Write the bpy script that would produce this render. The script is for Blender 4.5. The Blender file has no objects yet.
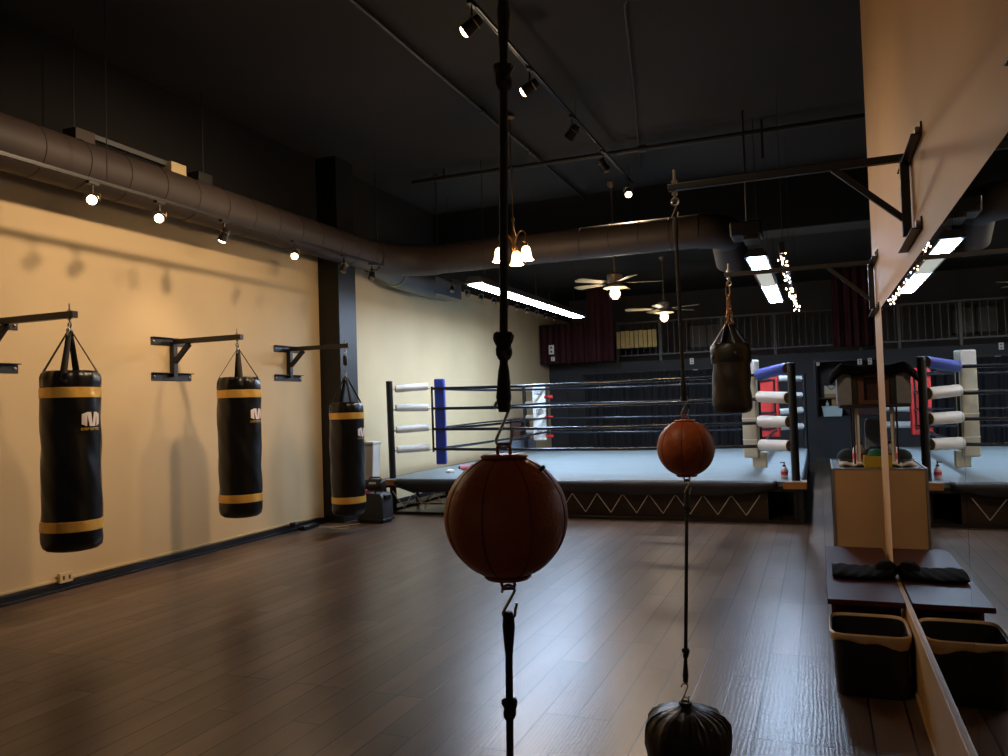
import bpy, bmesh, math, random
from mathutils import Vector, Matrix
random.seed(7)
C = bpy.context.scene.collection
SC = bpy.context.scene
PI = math.pi

# ------------------------------------------------------------------ helpers
ORG = {}

class MB:
    """Collects shapes in world coordinates; build() links them as ONE mesh object."""
    def __init__(s):
        s.v = []; s.f = []; s.fl = []
    def add(s, vs, fs, flat=False):
        n = len(s.v)
        s.v += [Vector(v) for v in vs]
        s.f += [tuple(i + n for i in f) for f in fs]
        return s
    def box(s, x0, x1, y0, y1, z0, z1):
        vs = [(x, y, z) for x in (x0, x1) for y in (y0, y1) for z in (z0, z1)]
        fs = [(0,1,3,2),(4,6,7,5),(0,4,5,1),(2,3,7,6),(0,2,6,4),(1,5,7,3)]
        return s.add(vs, fs)
    def obox(s, c, ax, ay, az, hx, hy, hz):
        c = Vector(c); ax = Vector(ax).normalized()*hx; ay = Vector(ay).normalized()*hy; az = Vector(az).normalized()*hz
        vs = [c + ax*i + ay*j + az*k for i in (-1,1) for j in (-1,1) for k in (-1,1)]
        fs = [(0,1,3,2),(4,6,7,5),(0,4,5,1),(2,3,7,6),(0,2,6,4),(1,5,7,3)]
        return s.add(vs, fs)
    def bar(s, a, b, w, h, up=(0,0,1)):
        a = Vector(a); b = Vector(b); d = (b-a); up = Vector(up)
        if abs(d.normalized().dot(up)) > .95: up = Vector((0,1,0))
        sx = d.cross(up).normalized(); sz = sx.cross(d).normalized()
        return s.obox((a+b)/2, d, sx, sz, d.length/2, w/2, h/2)
    def tube(s, pts, r, seg=10, closed=False, cap=True):
        pts = [Vector(p) for p in pts]; n = len(pts)
        rs = r if isinstance(r, (list, tuple)) else [r]*n
        T = []
        for i in range(n):
            if closed: t = pts[(i+1) % n] - pts[i-1]
            else: t = pts[min(i+1, n-1)] - pts[max(i-1, 0)]
            T.append(t.normalized())
        u = T[0].orthogonal().normalized(); vs = []
        for i in range(n):
            u = (u - T[i]*u.dot(T[i]))
            if u.length < 1e-6: u = T[i].orthogonal()
            u.normalize(); w = T[i].cross(u)
            for k in range(seg):
                a = 2*PI*k/seg
                vs.append(pts[i] + (u*math.cos(a) + w*math.sin(a))*rs[i])
        fs = []
        for i in range(n if closed else n-1):
            j = (i+1) % n
            for k in range(seg):
                l = (k+1) % seg
                fs.append((i*seg+k, i*seg+l, j*seg+l, j*seg+k))
        if cap and not closed:
            fs.append(tuple(reversed(range(seg)))); fs.append(tuple((n-1)*seg+k for k in range(seg)))
        return s.add(vs, fs)
    def cyl(s, a, b, r, seg=16, r2=None):
        return s.tube([a, b], [r, r if r2 is None else r2], seg)
    def lathe(s, prof, c=(0,0,0), seg=24, fn=None, axis='Z', cap=True):
        c = Vector(c); vs = []; n = len(prof)
        for i, (r, z) in enumerate(prof):
            for k in range(seg):
                a = 2*PI*k/seg
                rr = fn(r, z, a) if fn else r
                p = (rr*math.cos(a), rr*math.sin(a), z)
                if axis == 'X': p = (p[2], p[0], p[1])
                if axis == 'Y': p = (p[1], p[2], p[0])
                vs.append(c + Vector(p))
        fs = []
        for i in range(n-1):
            for k in range(seg):
                l = (k+1) % seg
                fs.append((i*seg+k, i*seg+l, (i+1)*seg+l, (i+1)*seg+k))
        if cap:
            fs.append(tuple(reversed(range(seg)))); fs.append(tuple((n-1)*seg+k for k in range(seg)))
        return s.add(vs, fs)
    def torus(s, c, R, r, normal=(0,0,1), seg=20, rs=8, sx=1, ang=None):
        c = Vector(c); n = Vector(normal).normalized(); u = n.orthogonal().normalized(); w = n.cross(u)
        m = seg
        if ang is None:
            pts = [c + u*math.cos(2*PI*i/m)*R*sx + w*math.sin(2*PI*i/m)*R for i in range(m)]
            return s.tube(pts, r, rs, closed=True)
    def grid(s, fn, nu, nv):
        vs = [fn(i/nu, j/nv) for i in range(nu+1) for j in range(nv+1)]
        fs = [(i*(nv+1)+j, (i+1)*(nv+1)+j, (i+1)*(nv+1)+j+1, i*(nv+1)+j+1) for i in range(nu) for j in range(nv)]
        return s.add(vs, fs)
    def poly(s, pts, d):
        """prism: polygon pts (3-D) pushed along d"""
        pts = [Vector(p) for p in pts]; d = Vector(d); n = len(pts)
        vs = pts + [p + d for p in pts]
        fs = [tuple(reversed(range(n))), tuple(range(n, 2*n))] + [(i, (i+1) % n, n+(i+1) % n, n+i) for i in range(n)]
        return s.add(vs, fs)
    def build(s, name, m, parent=None, origin=None, bevel=0, smooth=True, angle=40, bseg=2):
        me = bpy.data.meshes.new(name)
        if parent is not None: o0 = ORG[parent]
        elif origin is not None: o0 = Vector(origin)
        else:
            xs = [v.x for v in s.v]; ys = [v.y for v in s.v]; zs = [v.z for v in s.v]
            o0 = Vector(((min(xs)+max(xs))/2, (min(ys)+max(ys))/2, min(zs)))
        me.from_pydata([tuple(v - o0) for v in s.v], [], s.f)
        bm = bmesh.new(); bm.from_mesh(me); bmesh.ops.recalc_face_normals(bm, faces=bm.faces); bm.to_mesh(me); bm.free()
        me.materials.append(m)
        if smooth:
            me.shade_smooth(); me.set_sharp_from_angle(angle=math.radians(angle))
        o = bpy.data.objects.new(name, me); C.objects.link(o)
        if parent is not None: o.parent = parent
        else: o.location = o0
        ORG[o] = o0.copy()
        if bevel:
            b = o.modifiers.new('bevel', 'BEVEL'); b.width = bevel; b.segments = bseg; b.limit_method = 'ANGLE'
        return o

def tag(o, label=None, cat=None, group=None, kind=None):
    if label: o['label'] = label
    if cat: o['category'] = cat
    if group: o['group'] = group
    if kind: o['kind'] = kind
    return o
def empty(name, loc, label=None, cat=None, group=None):
    o = bpy.data.objects.new(name, None); C.objects.link(o); o.location = loc; o.empty_display_size = .1
    ORG[o] = Vector(loc); return tag(o, label, cat, group)
def copy_tree(o, loc=None, label=None, parent=None):
    c = o.copy(); C.objects.link(c)
    if parent is not None: c.parent = parent
    if loc is not None: c.location = loc
    if label: c['label'] = label
    for ch in list(o.children): copy_tree(ch, parent=c)
    return c
def struct(o): o['kind'] = 'structure'; return o

# ------------------------------------------------------------------ camera
F_PX, YAW, PITCH, ROLL = 790.28, .377522, .033052, -.031806
fw = Vector((-math.sin(YAW)*math.cos(PITCH), math.cos(YAW)*math.cos(PITCH), math.sin(PITCH)))
r0 = Vector((math.cos(YAW), math.sin(YAW), 0)); u0 = r0.cross(fw)
rt = r0*math.cos(ROLL) + u0*math.sin(ROLL); up = -r0*math.sin(ROLL) + u0*math.cos(ROLL)
cam = bpy.data.cameras.new('camera'); co = bpy.data.objects.new('camera', cam); C.objects.link(co)
M = Matrix((rt, up, -fw)).transposed().to_4x4(); M.translation = (0, 0, 1.5); co.matrix_world = M
cam.sensor_fit = 'HORIZONTAL'; cam.sensor_width = 36; cam.lens = F_PX/1008*36; cam.clip_start = .05; cam.clip_end = 100
SC.camera = co

# ------------------------------------------------------------------ materials
def S(c):  # sRGB 0-255 -> linear
    return tuple(((x/255)/12.92 if x/255 <= .04045 else ((x/255+.055)/1.055)**2.4) for x in c)
def mat(name, col, rough=.5, metal=0, spec=.5, var=0, scale=6, bump=0, bscale=40, emit=None, estr=0, trans=0, alpha=1, coat=0, stretch=(1,1,1)):
    m = bpy.data.materials.new(name); m.use_nodes = True; nt = m.node_tree; N = nt.nodes; L = nt.links
    b = N['Principled BSDF']; c = S(col)
    b.inputs['Base Color'].default_value = (*c, 1); b.inputs['Roughness'].default_value = rough
    b.inputs['Metallic'].default_value = metal; b.inputs['Specular IOR Level'].default_value = spec
    if coat: b.inputs['Coat Weight'].default_value = coat
    if trans: b.inputs['Transmission Weight'].default_value = trans
    if alpha < 1: b.inputs['Alpha'].default_value = alpha
    if emit:
        b.inputs['Emission Color'].default_value = (*S(emit), 1); b.inputs['Emission Strength'].default_value = estr
    if var or bump:
        tc = N.new('ShaderNodeTexCoord'); mp = N.new('ShaderNodeMapping'); mp.inputs['Scale'].default_value = stretch
        L.new(tc.outputs['Object'], mp.inputs['Vector'])
    if var:
        t = N.new('ShaderNodeTexNoise'); t.inputs['Scale'].default_value = scale; t.inputs['Detail'].default_value = 6
        L.new(mp.outputs['Vector'], t.inputs['Vector'])
        r = N.new('ShaderNodeValToRGB')
        r.color_ramp.elements[0].position = .3; r.color_ramp.elements[1].position = .7
        r.color_ramp.elements[0].color = (*[x*(1-var) for x in c], 1)
        r.color_ramp.elements[1].color = (*[min(1, x*(1+var)) for x in c], 1)
        L.new(t.outputs['Fac'], r.inputs['Fac']); L.new(r.outputs['Color'], b.inputs['Base Color'])
    if bump:
        t = N.new('ShaderNodeTexNoise'); t.inputs['Scale'].default_value = bscale; t.inputs['Detail'].default_value = 4
        L.new(mp.outputs['Vector'], t.inputs['Vector'])
        bp = N.new('ShaderNodeBump'); bp.inputs['Strength'].default_value = bump; bp.inputs['Distance'].default_value = .01
        L.new(t.outputs['Fac'], bp.inputs['Height']); L.new(bp.outputs['Normal'], b.inputs['Normal'])
    return m

def floor_material():
    m = bpy.data.materials.new('dark_plank_floor'); m.use_nodes = True; nt = m.node_tree; N = nt.nodes; L = nt.links
    b = N['Principled BSDF']
    tc = N.new('ShaderNodeTexCoord'); sep = N.new('ShaderNodeSeparateXYZ'); L.new(tc.outputs['Object'], sep.inputs[0])
    cb = N.new('ShaderNodeCombineXYZ'); L.new(sep.outputs['Y'], cb.inputs['X']); L.new(sep.outputs['X'], cb.inputs['Y'])
    br = N.new('ShaderNodeTexBrick'); L.new(cb.outputs[0], br.inputs['Vector'])
    br.inputs['Scale'].default_value = 1; br.inputs['Brick Width'].default_value = 1.22; br.inputs['Row Height'].default_value = .162
    br.inputs['Mortar Size'].default_value = .005; br.inputs['Mortar Smooth'].default_value = .3; br.offset = .37; br.offset_frequency = 3
    br.inputs['Color1'].default_value = (0, 0, 0, 1); br.inputs['Color2'].default_value = (1, 1, 1, 1); br.inputs['Mortar'].default_value = (.5, .5, .5, 1)
    # wavy ribs running along each plank, shifted from plank to plank
    mul = N.new('ShaderNodeVectorMath'); mul.operation = 'MULTIPLY'; mul.inputs[1].default_value = (1, .16, 1)
    L.new(tc.outputs['Object'], mul.inputs[0])
    off = N.new('ShaderNodeVectorMath'); off.operation = 'ADD'; L.new(mul.outputs[0], off.inputs[0])
    sc = N.new('ShaderNodeVectorMath'); sc.operation = 'SCALE'; sc.inputs['Scale'].default_value = 7.3
    L.new(br.outputs['Color'], sc.inputs[0]); L.new(sc.outputs[0], off.inputs[1])
    wv = N.new('ShaderNodeTexWave'); wv.wave_type = 'BANDS'; wv.bands_direction = 'X'
    wv.inputs['Scale'].default_value = 16; wv.inputs['Distortion'].default_value = 9; wv.inputs['Detail'].default_value = 2
    wv.inputs['Detail Scale'].default_value = .7
    L.new(off.outputs[0], wv.inputs['Vector'])
    ns = N.new('ShaderNodeTexNoise'); ns.inputs['Scale'].default_value = 5; ns.inputs['Detail'].default_value = 6; L.new(off.outputs[0], ns.inputs['Vector'])
    # colour
    rp = N.new('ShaderNodeValToRGB'); L.new(ns.outputs['Fac'], rp.inputs['Fac'])
    rp.color_ramp.elements[0].position = .3; rp.color_ramp.elements[0].color = (*S((88, 70, 57)), 1)
    rp.color_ramp.elements[1].position = .72; rp.color_ramp.elements[1].color = (*S((128, 105, 88)), 1)
    mx = N.new('ShaderNodeMixRGB'); mx.blend_type = 'MULTIPLY'; mx.inputs['Fac'].default_value = .3
    L.new(rp.outputs['Color'], mx.inputs['Color1']); L.new(br.outputs['Color'], mx.inputs['Color2'])
    m2 = N.new('ShaderNodeMixRGB'); L.new(br.outputs['Fac'], m2.inputs['Fac']); L.new(mx.outputs['Color'], m2.inputs['Color1'])
    m2.inputs['Color2'].default_value = (*S((22, 16, 14)), 1); L.new(m2.outputs['Color'], b.inputs['Base Color'])
    # bump
    add = N.new('ShaderNodeMath'); add.operation = 'MULTIPLY_ADD'; L.new(ns.outputs['Fac'], add.inputs[0]); add.inputs[1].default_value = .5
    L.new(wv.outputs['Fac'], add.inputs[2])
    sb = N.new('ShaderNodeMath'); sb.operation = 'MULTIPLY_ADD'; L.new(br.outputs['Fac'], sb.inputs[0]); sb.inputs[1].default_value = -1.6
    L.new(add.outputs[0], sb.inputs[2])
    bp = N.new('ShaderNodeBump'); bp.inputs['Strength'].default_value = .16; bp.inputs['Distance'].default_value = .0014
    L.new(sb.outputs[0], bp.inputs['Height']); L.new(bp.outputs['Normal'], b.inputs['Normal'])
    b.inputs['Roughness'].default_value = .31; b.inputs['Specular IOR Level'].default_value = .4
    return m

Mt = {}
Mt['floor'] = floor_material()
Mt['cream'] = mat('cream_wall_paint', (208, 184, 142), .75, var=.05, scale=1.3, bump=.06, bscale=60)
Mt['tan'] = mat('tan_wall_paint', (198, 154, 98), .6, var=.05, scale=2, bump=.04, bscale=50)
Mt['trimtan'] = mat('tan_trim_board', (188, 148, 96), .5, var=.05, scale=3)
Mt['ceil'] = mat('black_ceiling_paint', (36, 33, 31), .85, var=.2, scale=.8)
Mt['matteblack'] = mat('matte_black_paint', (18, 17, 17), .95)
Mt['blackwall'] = mat('charcoal_wall_paint', (44, 44, 47), .7, var=.08, scale=1.5)
Mt['greywall'] = mat('dim_grey_wall_paint', (70, 66, 63), .8, var=.08, scale=1)
Mt['blackpaint'] = mat('black_semigloss_paint', (24, 24, 27), .4, var=.1, scale=4)
Mt['pilaster'] = mat('black_pilaster_paint', (20, 20, 22), .5, var=.1, scale=4)
Mt['beam'] = mat('grey_bulkhead_paint', (26, 25, 25), .8)
Mt['bagblack'] = mat('black_vinyl', (9, 9, 10), .3, var=.15, scale=14, bump=.12, bscale=22)
Mt['oldblack'] = mat('worn_black_vinyl', (18, 16, 16), .42, var=.2, scale=10, bump=.2, bscale=18)
Mt['brownblack'] = mat('worn_brown_black_leather', (26, 21, 19), .42, var=.2, scale=10, bump=.2, bscale=18)
Mt['gold'] = mat('gold_foil_tape', (244, 194, 98), .3, metal=.4, bump=.5, bscale=26)
Mt['white_print'] = mat('white_print', (225, 215, 210), .6)
Mt['gold_print'] = mat('gold_print', (190, 150, 60), .5)
Mt['webbing'] = mat('black_webbing', (13, 13, 14), .7, bump=.3, bscale=120)
Mt['blacksteel'] = mat('black_painted_steel', (26, 25, 26), .42, spec=.5, var=.1, scale=12)
Mt['steel'] = mat('zinc_steel', (170, 168, 160), .32, metal=1)
Mt['brass'] = mat('tarnished_brass', (168, 130, 84), .35, metal=1)
Mt['duct'] = mat('brown_grey_sheet_metal', (56, 46, 42), .6, metal=0, var=.12, scale=2, bump=.05, bscale=14)
Mt['ductgrey'] = mat('grey_sheet_metal', (84, 86, 88), .5, metal=.2, var=.1, scale=2)
Mt['cord'] = mat('black_bungee_cord', (22, 19, 20), .65, bump=.5, bscale=160)
Mt['leather'] = mat('red_brown_leather', (194, 100, 60), .42, var=.16, scale=9, bump=.18, bscale=90)
Mt['leather_edge'] = mat('orange_brown_leather_edge', (176, 88, 42), .45, var=.1, scale=12)
Mt['seam'] = mat('dark_leather_piping', (104, 52, 32), .5)
Mt['sack'] = mat('black_nylon_sack', (30, 28, 28), .4, bump=.35, bscale=30, stretch=(1, 1, .4))
Mt['canvas'] = mat('blue_grey_ring_canvas', (128, 138, 140), .75, var=.09, scale=2.2, bump=.1, bscale=9, stretch=(.6, 2.5, 1))
Mt['skirt'] = mat('black_vinyl_skirt', (34, 35, 39), .5, var=.1, scale=3, bump=.15, bscale=10)
Mt['rope'] = mat('black_vinyl_rope', (30, 32, 38), .25, bump=.25, bscale=14)
Mt['white_vinyl'] = mat('white_vinyl', (242, 242, 238), .5, var=.03, scale=8)
Mt['blue_vinyl'] = mat('blue_vinyl', (42, 64, 156), .42, var=.1, scale=6, bump=.1, bscale=12)
Mt['red_vinyl'] = mat('red_vinyl', (206, 46, 40), .45, var=.08, scale=6)
Mt['aged_vinyl'] = mat('aged_white_vinyl', (206, 196, 168), .55, var=.12, scale=7)
Mt['brass_tube'] = mat('ochre_cardboard', (160, 128, 62), .6)
Mt['wood'] = mat('bare_pine_block', (176, 126, 76), .6, var=.16, scale=9, stretch=(.3, 3, 3))
Mt['wood_dark'] = mat('brown_ply_panel', (74, 58, 48), .6, var=.15, scale=5)
Mt['white_cord'] = mat('white_lacing_cord', (210, 205, 195), .6)
Mt['fluo'] = mat('fluorescent_diffuser', (240, 248, 255), .5, emit=(196, 222, 255), estr=92)
Mt['fluo_dim'] = mat('louvred_diffuser', (225, 226, 218), .5, emit=(212, 214, 200), estr=.55)
Mt['lens_lit'] = mat('lit_spot_lens', (255, 230, 190), .3, emit=(255, 214, 165), estr=22)
Mt['lens_off'] = mat('dark_spot_lens', (120, 112, 100), .15)
Mt['chrome'] = mat('brushed_nickel', (176, 160, 146), .3, metal=1)
Mt['shade_lit'] = mat('lit_frosted_glass', (255, 238, 214), .5, emit=(255, 206, 148), estr=6)
Mt['globe_lit'] = mat('lit_glass_globe', (255, 246, 230), .3, emit=(255, 226, 186), estr=14)
Mt['bulb_lit'] = mat('lit_string_bulb', (255, 236, 205), .3, emit=(255, 214, 172), estr=16)
Mt['fanwood'] = mat('pale_fan_blade', (176, 160, 128), .5, var=.1, scale=5)
Mt['fanmetal'] = mat('pale_brown_fan_metal', (118, 98, 78), .45, metal=.3)
Mt['burgundy'] = mat('burgundy_velvet', (56, 9, 18), .9, var=.12, scale=3)
Mt['drape'] = mat('black_drape_fabric', (27, 27, 30), .9, var=.12, scale=3)
Mt['slat'] = mat('pale_pine_slat', (206, 178, 112), .6, var=.1, scale=6)
Mt['rail'] = mat('dark_railing_steel', (62, 60, 60), .45, metal=.3)
Mt['plastic_white'] = mat('white_plastic', (222, 222, 216), .4)
Mt['ivory'] = mat('ivory_plastic', (206, 186, 140), .45)
Mt['mirror'] = mat('silvered_mirror', (214, 220, 218), .0, metal=1)
Mt['walnut'] = mat('dark_walnut_laminate', (58, 27, 21), .4, spec=.12, var=.15, scale=5, stretch=(3, .4, 3))
Mt['case_ply'] = mat('tan_hardboard', (172, 140, 104), .6, var=.06, scale=4)
Mt['alu'] = mat('aluminium_trim', (190, 196, 198), .3, metal=.9)
Mt['glass'] = mat('clear_glass', (240, 246, 246), .02, trans=1)
Mt['bin'] = mat('black_bin_plastic', (16, 16, 17), .45)
Mt['liner'] = mat('translucent_tan_liner', (196, 168, 132), .35, var=.12, scale=14, bump=.6, bscale=26)
Mt['liner_in'] = mat('brown_bin_interior', (120, 78, 44), .6)
Mt['cloth_black'] = mat('black_cloth', (13, 13, 14), .95, spec=.1, bump=.5, bscale=60)
Mt['cloth_navy'] = mat('navy_black_cloth', (9, 10, 14), .95, spec=.05, bump=.4, bscale=40)
Mt['cloth_white'] = mat('white_cloth', (218, 210, 204), .9, bump=.4, bscale=40)
Mt['greyboard'] = mat('speckled_grey_panel', (120, 128, 142), .7, var=.1, scale=30)
Mt['brownboard'] = mat('dark_brown_panel', (84, 52, 42), .5, var=.12, scale=4)
Mt['dkred'] = mat('dark_maroon_panel', (46, 20, 20), .5)
Mt['clearplast'] = mat('clear_gel_bottle', (232, 214, 218), .2)
Mt['label_red'] = mat('red_pink_bottle_label', (220, 64, 84), .5)
Mt['black_plast'] = mat('black_plastic', (20, 20, 22), .38)
Mt['yellowbox'] = mat('olive_yellow_card', (176, 150, 44), .6)
Mt['greencloth'] = mat('green_fabric', (30, 104, 82), .8)
Mt['teal_cloth'] = mat('dark_teal_fabric', (24, 42, 46), .85)
Mt['toolbox'] = mat('dark_grey_moulded_plastic', (44, 46, 50), .5, bump=.12, bscale=40)
Mt['red_plast'] = mat('red_plastic', (200, 30, 44), .4)
Mt['pink'] = mat('pink_plastic', (226, 130, 146), .4)
Mt['card'] = mat('brown_cardboard', (176, 138, 92), .8)
Mt['paleblue'] = mat('pale_mint_plastic', (206, 226, 224), .4)
Mt['bluecloth'] = mat('dark_blue_fabric', (34, 46, 92), .8)
Mt['pipe'] = mat('black_iron_pipe', (30, 29, 29), .5)

# ------------------------------------------------------------------ the setting
XL, XR, YB = -6.2, .41, 18.7     # left wall, mirror wall, back wall
WE = 6.4                         # far end of the mirror wall
CF, CR, BY = 4.9, 4.25, 12.5     # ceiling front, ceiling rear, bulkhead
Y0 = -3.0
struct(MB().box(XL-.2, 4.2, Y0, 21, -.1, 0).build('floor', Mt['floor'], origin=(0, 0, 0), smooth=False))
struct(MB().box(XL-.2, XL, Y0, 21, 0, 3.66).build('wall_left', Mt['cream'], smooth=False))
struct(MB().box(XL-.2, XL, Y0, 21, 3.66, 5).build('wall_left_upper', Mt['matteblack'], smooth=False))
struct(MB().box(XR, XR+.22, Y0, WE, 0, 5).build('wall_right', Mt['tan'], smooth=False))
struct(MB().box(4, 4.2, WE-.2, 21, 0, 5).build('wall_right_far', Mt['blackwall'], smooth=False))
struct(MB().box(XR+.22, 4.2, WE-.2, WE, 0, 5).build('wall_return', Mt['blackwall'], smooth=False))
struct(MB().box(XL-.2, 4.2, Y0, BY+.6, CF, CF+.1).build('ceiling', Mt['ceil'], smooth=False))
struct(MB().box(XL-.2, 4.2, BY+.6, 21, CR, CR+.1).build('ceiling', Mt['ceil'], smooth=False))
struct(MB().box(XL, 4.0, BY, BY+.6, 4.0, CF).build('trim_1', Mt['beam'], smooth=False))
struct(MB().box(XL, 4.0, BY+.0, BY+.6, 3.985, 4.0).build('bulkhead_painted_light', Mt['greywall'], smooth=False))  # fluorescent light on the bulkhead's underside, painted as a thin grey sheet
# back wall with a pass-through opening, and the balcony storey above it
w = MB(); ox0, ox1, oz0, oz1 = -.04, 1.35, 1.0, 2.2
w.box(XL, ox0, YB, YB+.15, 0, 2.42); w.box(ox1, 4.0, YB, YB+.15, 0, 2.42)
w.box(ox0, ox1, YB, YB+.15, 0, oz0); w.box(ox0, ox1, YB, YB+.15, oz1, 2.42)
struct(w.build('wall_back', Mt['blackwall'], smooth=False))
struct(MB().box(XL, 4.0, YB+.15, 20.8, 2.34, 2.42).build('trim_2', Mt['blackwall'], smooth=False))
struct(MB().box(XL, 4.0, 20.6, 20.8, 2.42, CR).build('wall_back_upper', Mt['greywall'], smooth=False))
struct(MB().box(XL, 4.0, 20.6, 20.8, 0, 2.34).build('wall_back_lower', Mt['blackwall'], smooth=False))
fr = MB()
for a in ((ox0-.04, ox0+.0), (ox1, ox1+.04)): fr.box(a[0], a[1], YB-.03, YB, oz0-.04, oz1+.04)
fr.box(ox0, ox1, YB-.03, YB, oz0-.04, oz0); fr.box(ox0, ox1, YB-.03, YB, oz1, oz1+.04)
struct(fr.build('window_1', Mt['blackpaint'], smooth=False))
struct(MB().box(-.1, 4, YB-.02, YB, 0, .1).build('baseboard_back', Mt['greywall'], smooth=False))
# dark window on the balcony's rear wall
wf = MB(); X0, X1 = -3.05, -2.1
for (a, b, c, d) in ((X0, X0+.06, 2.75, 3.4), (X1-.06, X1, 2.75, 3.4), (X0, X1, 2.75, 2.8), (X0, X1, 3.35, 3.4), (-2.62, -2.56, 2.75, 3.4)):
    wf.box(a, b, 20.55, 20.6, c, d)
wo = struct(wf.build('window_2', Mt['greywall'], smooth=False))
MB().box(X0+.06, X1-.06, 20.58, 20.6, 2.8, 3.35).build('pane', Mt['blackpaint'], wo, smooth=False)
# black pilaster on the left wall
struct(MB().box(XL, -5.88, 8.95, 9.37, 0, CF).build('trim_3', Mt['pilaster'], bevel=.004, smooth=False))
# left baseboard, black, and a cream surface raceway above it
bb = MB(); bb.box(XL, XL+.015, Y0, 8.95, 0, .07); bb.box(XL+.015, XL+.045, Y0, 8.95, 0, .022); bb.box(XL, XL+.015, 9.37, 18.7, 0, .07)
struct(bb.build('baseboard_left', Mt['blackpaint'], bevel=.003))
rc = MB(); rc.box(XL, XL+.022, Y0, 8.9, .085, .108)
struct(rc.build('trim_4', Mt['ivory'], bevel=.003))
# tan board that carries the mirrors
struct(MB().box(XR-.022, XR, Y0, 5.75, .03, .362).build('trim_5', Mt['trimtan'], bevel=.003))
struct(MB().box(XR-.03, XR, Y0, 5.75, 0, .03).build('baseboard_right', Mt['trimtan'], bevel=.003))

# mirrors: two tall sheets on the right wall
for (a, b, lab) in ((2.735, 5.66, 'tall wall mirror reflecting the ring, far sheet beyond the seam'), (Y0+.1, 2.73, 'tall wall mirror at the right edge of the photo, near sheet')):
    o = MB().box(XR-.008, XR, a, b, .365, 2.05).build('wall_mirror', Mt['mirror'], smooth=False)
    tag(o, lab, 'mirror', 'mirrors on the right wall')

# ------------------------------------------------------------------ wall brackets (left)
def left_bracket(y, z, label, xe=-5.35):
    t = empty('bag_bracket', (XL, y, z-.4), label, 'bracket', 'bag brackets on the cream wall')
    x0 = XL
    for (zz, nm) in ((z+.0, 'top'), (z-.36, 'bottom')):
        p = MB()
        p.box(x0, x0+.008, y-.27, y+.27, zz-.04, zz+.04)           # angle iron: web on wall
        p.box(x0, x0+.05, y-.27, y+.27, zz+.032, zz+.04)           # and flange
        pl = p.build('wall_plate', Mt['blacksteel'], t, bevel=.002)
        for yy in (y-.24, y+.24): MB().lathe([(.0, .008), (.014, .008), (.014, .014), (.006, .02), (0, .02)], (x0, yy, zz-.002), 10, axis='X', cap=False).build('bolt', Mt['steel'], pl)
    MB().box(x0+.008, x0+.062, y-.027, y+.027, z-.36, z+.0).build('upright', Mt['blacksteel'], t, bevel=.003)
    MB().box(x0+.05, xe+.06, y-.026, y+.026, z-.026, z+.026).build('arm', Mt['blacksteel'], t, bevel=.004)
    MB().bar((x0+.05, y, z-.21), (x0+.24, y, z-.03), .045, .045).build('brace', Mt['blacksteel'], t, bevel=.003)
    e = MB(); e.cyl((xe, y, z-.06), (xe, y, z+.085), .006, 10); e.lathe([(.014, 0), (.014, .012)], (xe, y, z+.027), 6); e.lathe([(.014, 0), (.014, .012)], (xe, y, z-.04), 6)
    e.torus((xe, y, z-.078), .018, .005, (0, 1, 0), 16, 6)
    e.build('eye_bolt', Mt['steel'], t)
    return t
LB = [(4.36, 2.285, 'black wall bracket at the left edge of the photo, nearest bag arm'),
      (6.32, 2.25, 'black wall bracket with both wall plates in full view, middle of the cream wall'),
      (8.25, 2.275, 'black wall bracket beside the black pilaster, farthest along the cream wall')]
for b, xe in zip(LB, (-5.27, -5.35, -5.35)): left_bracket(*b, xe)

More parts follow.
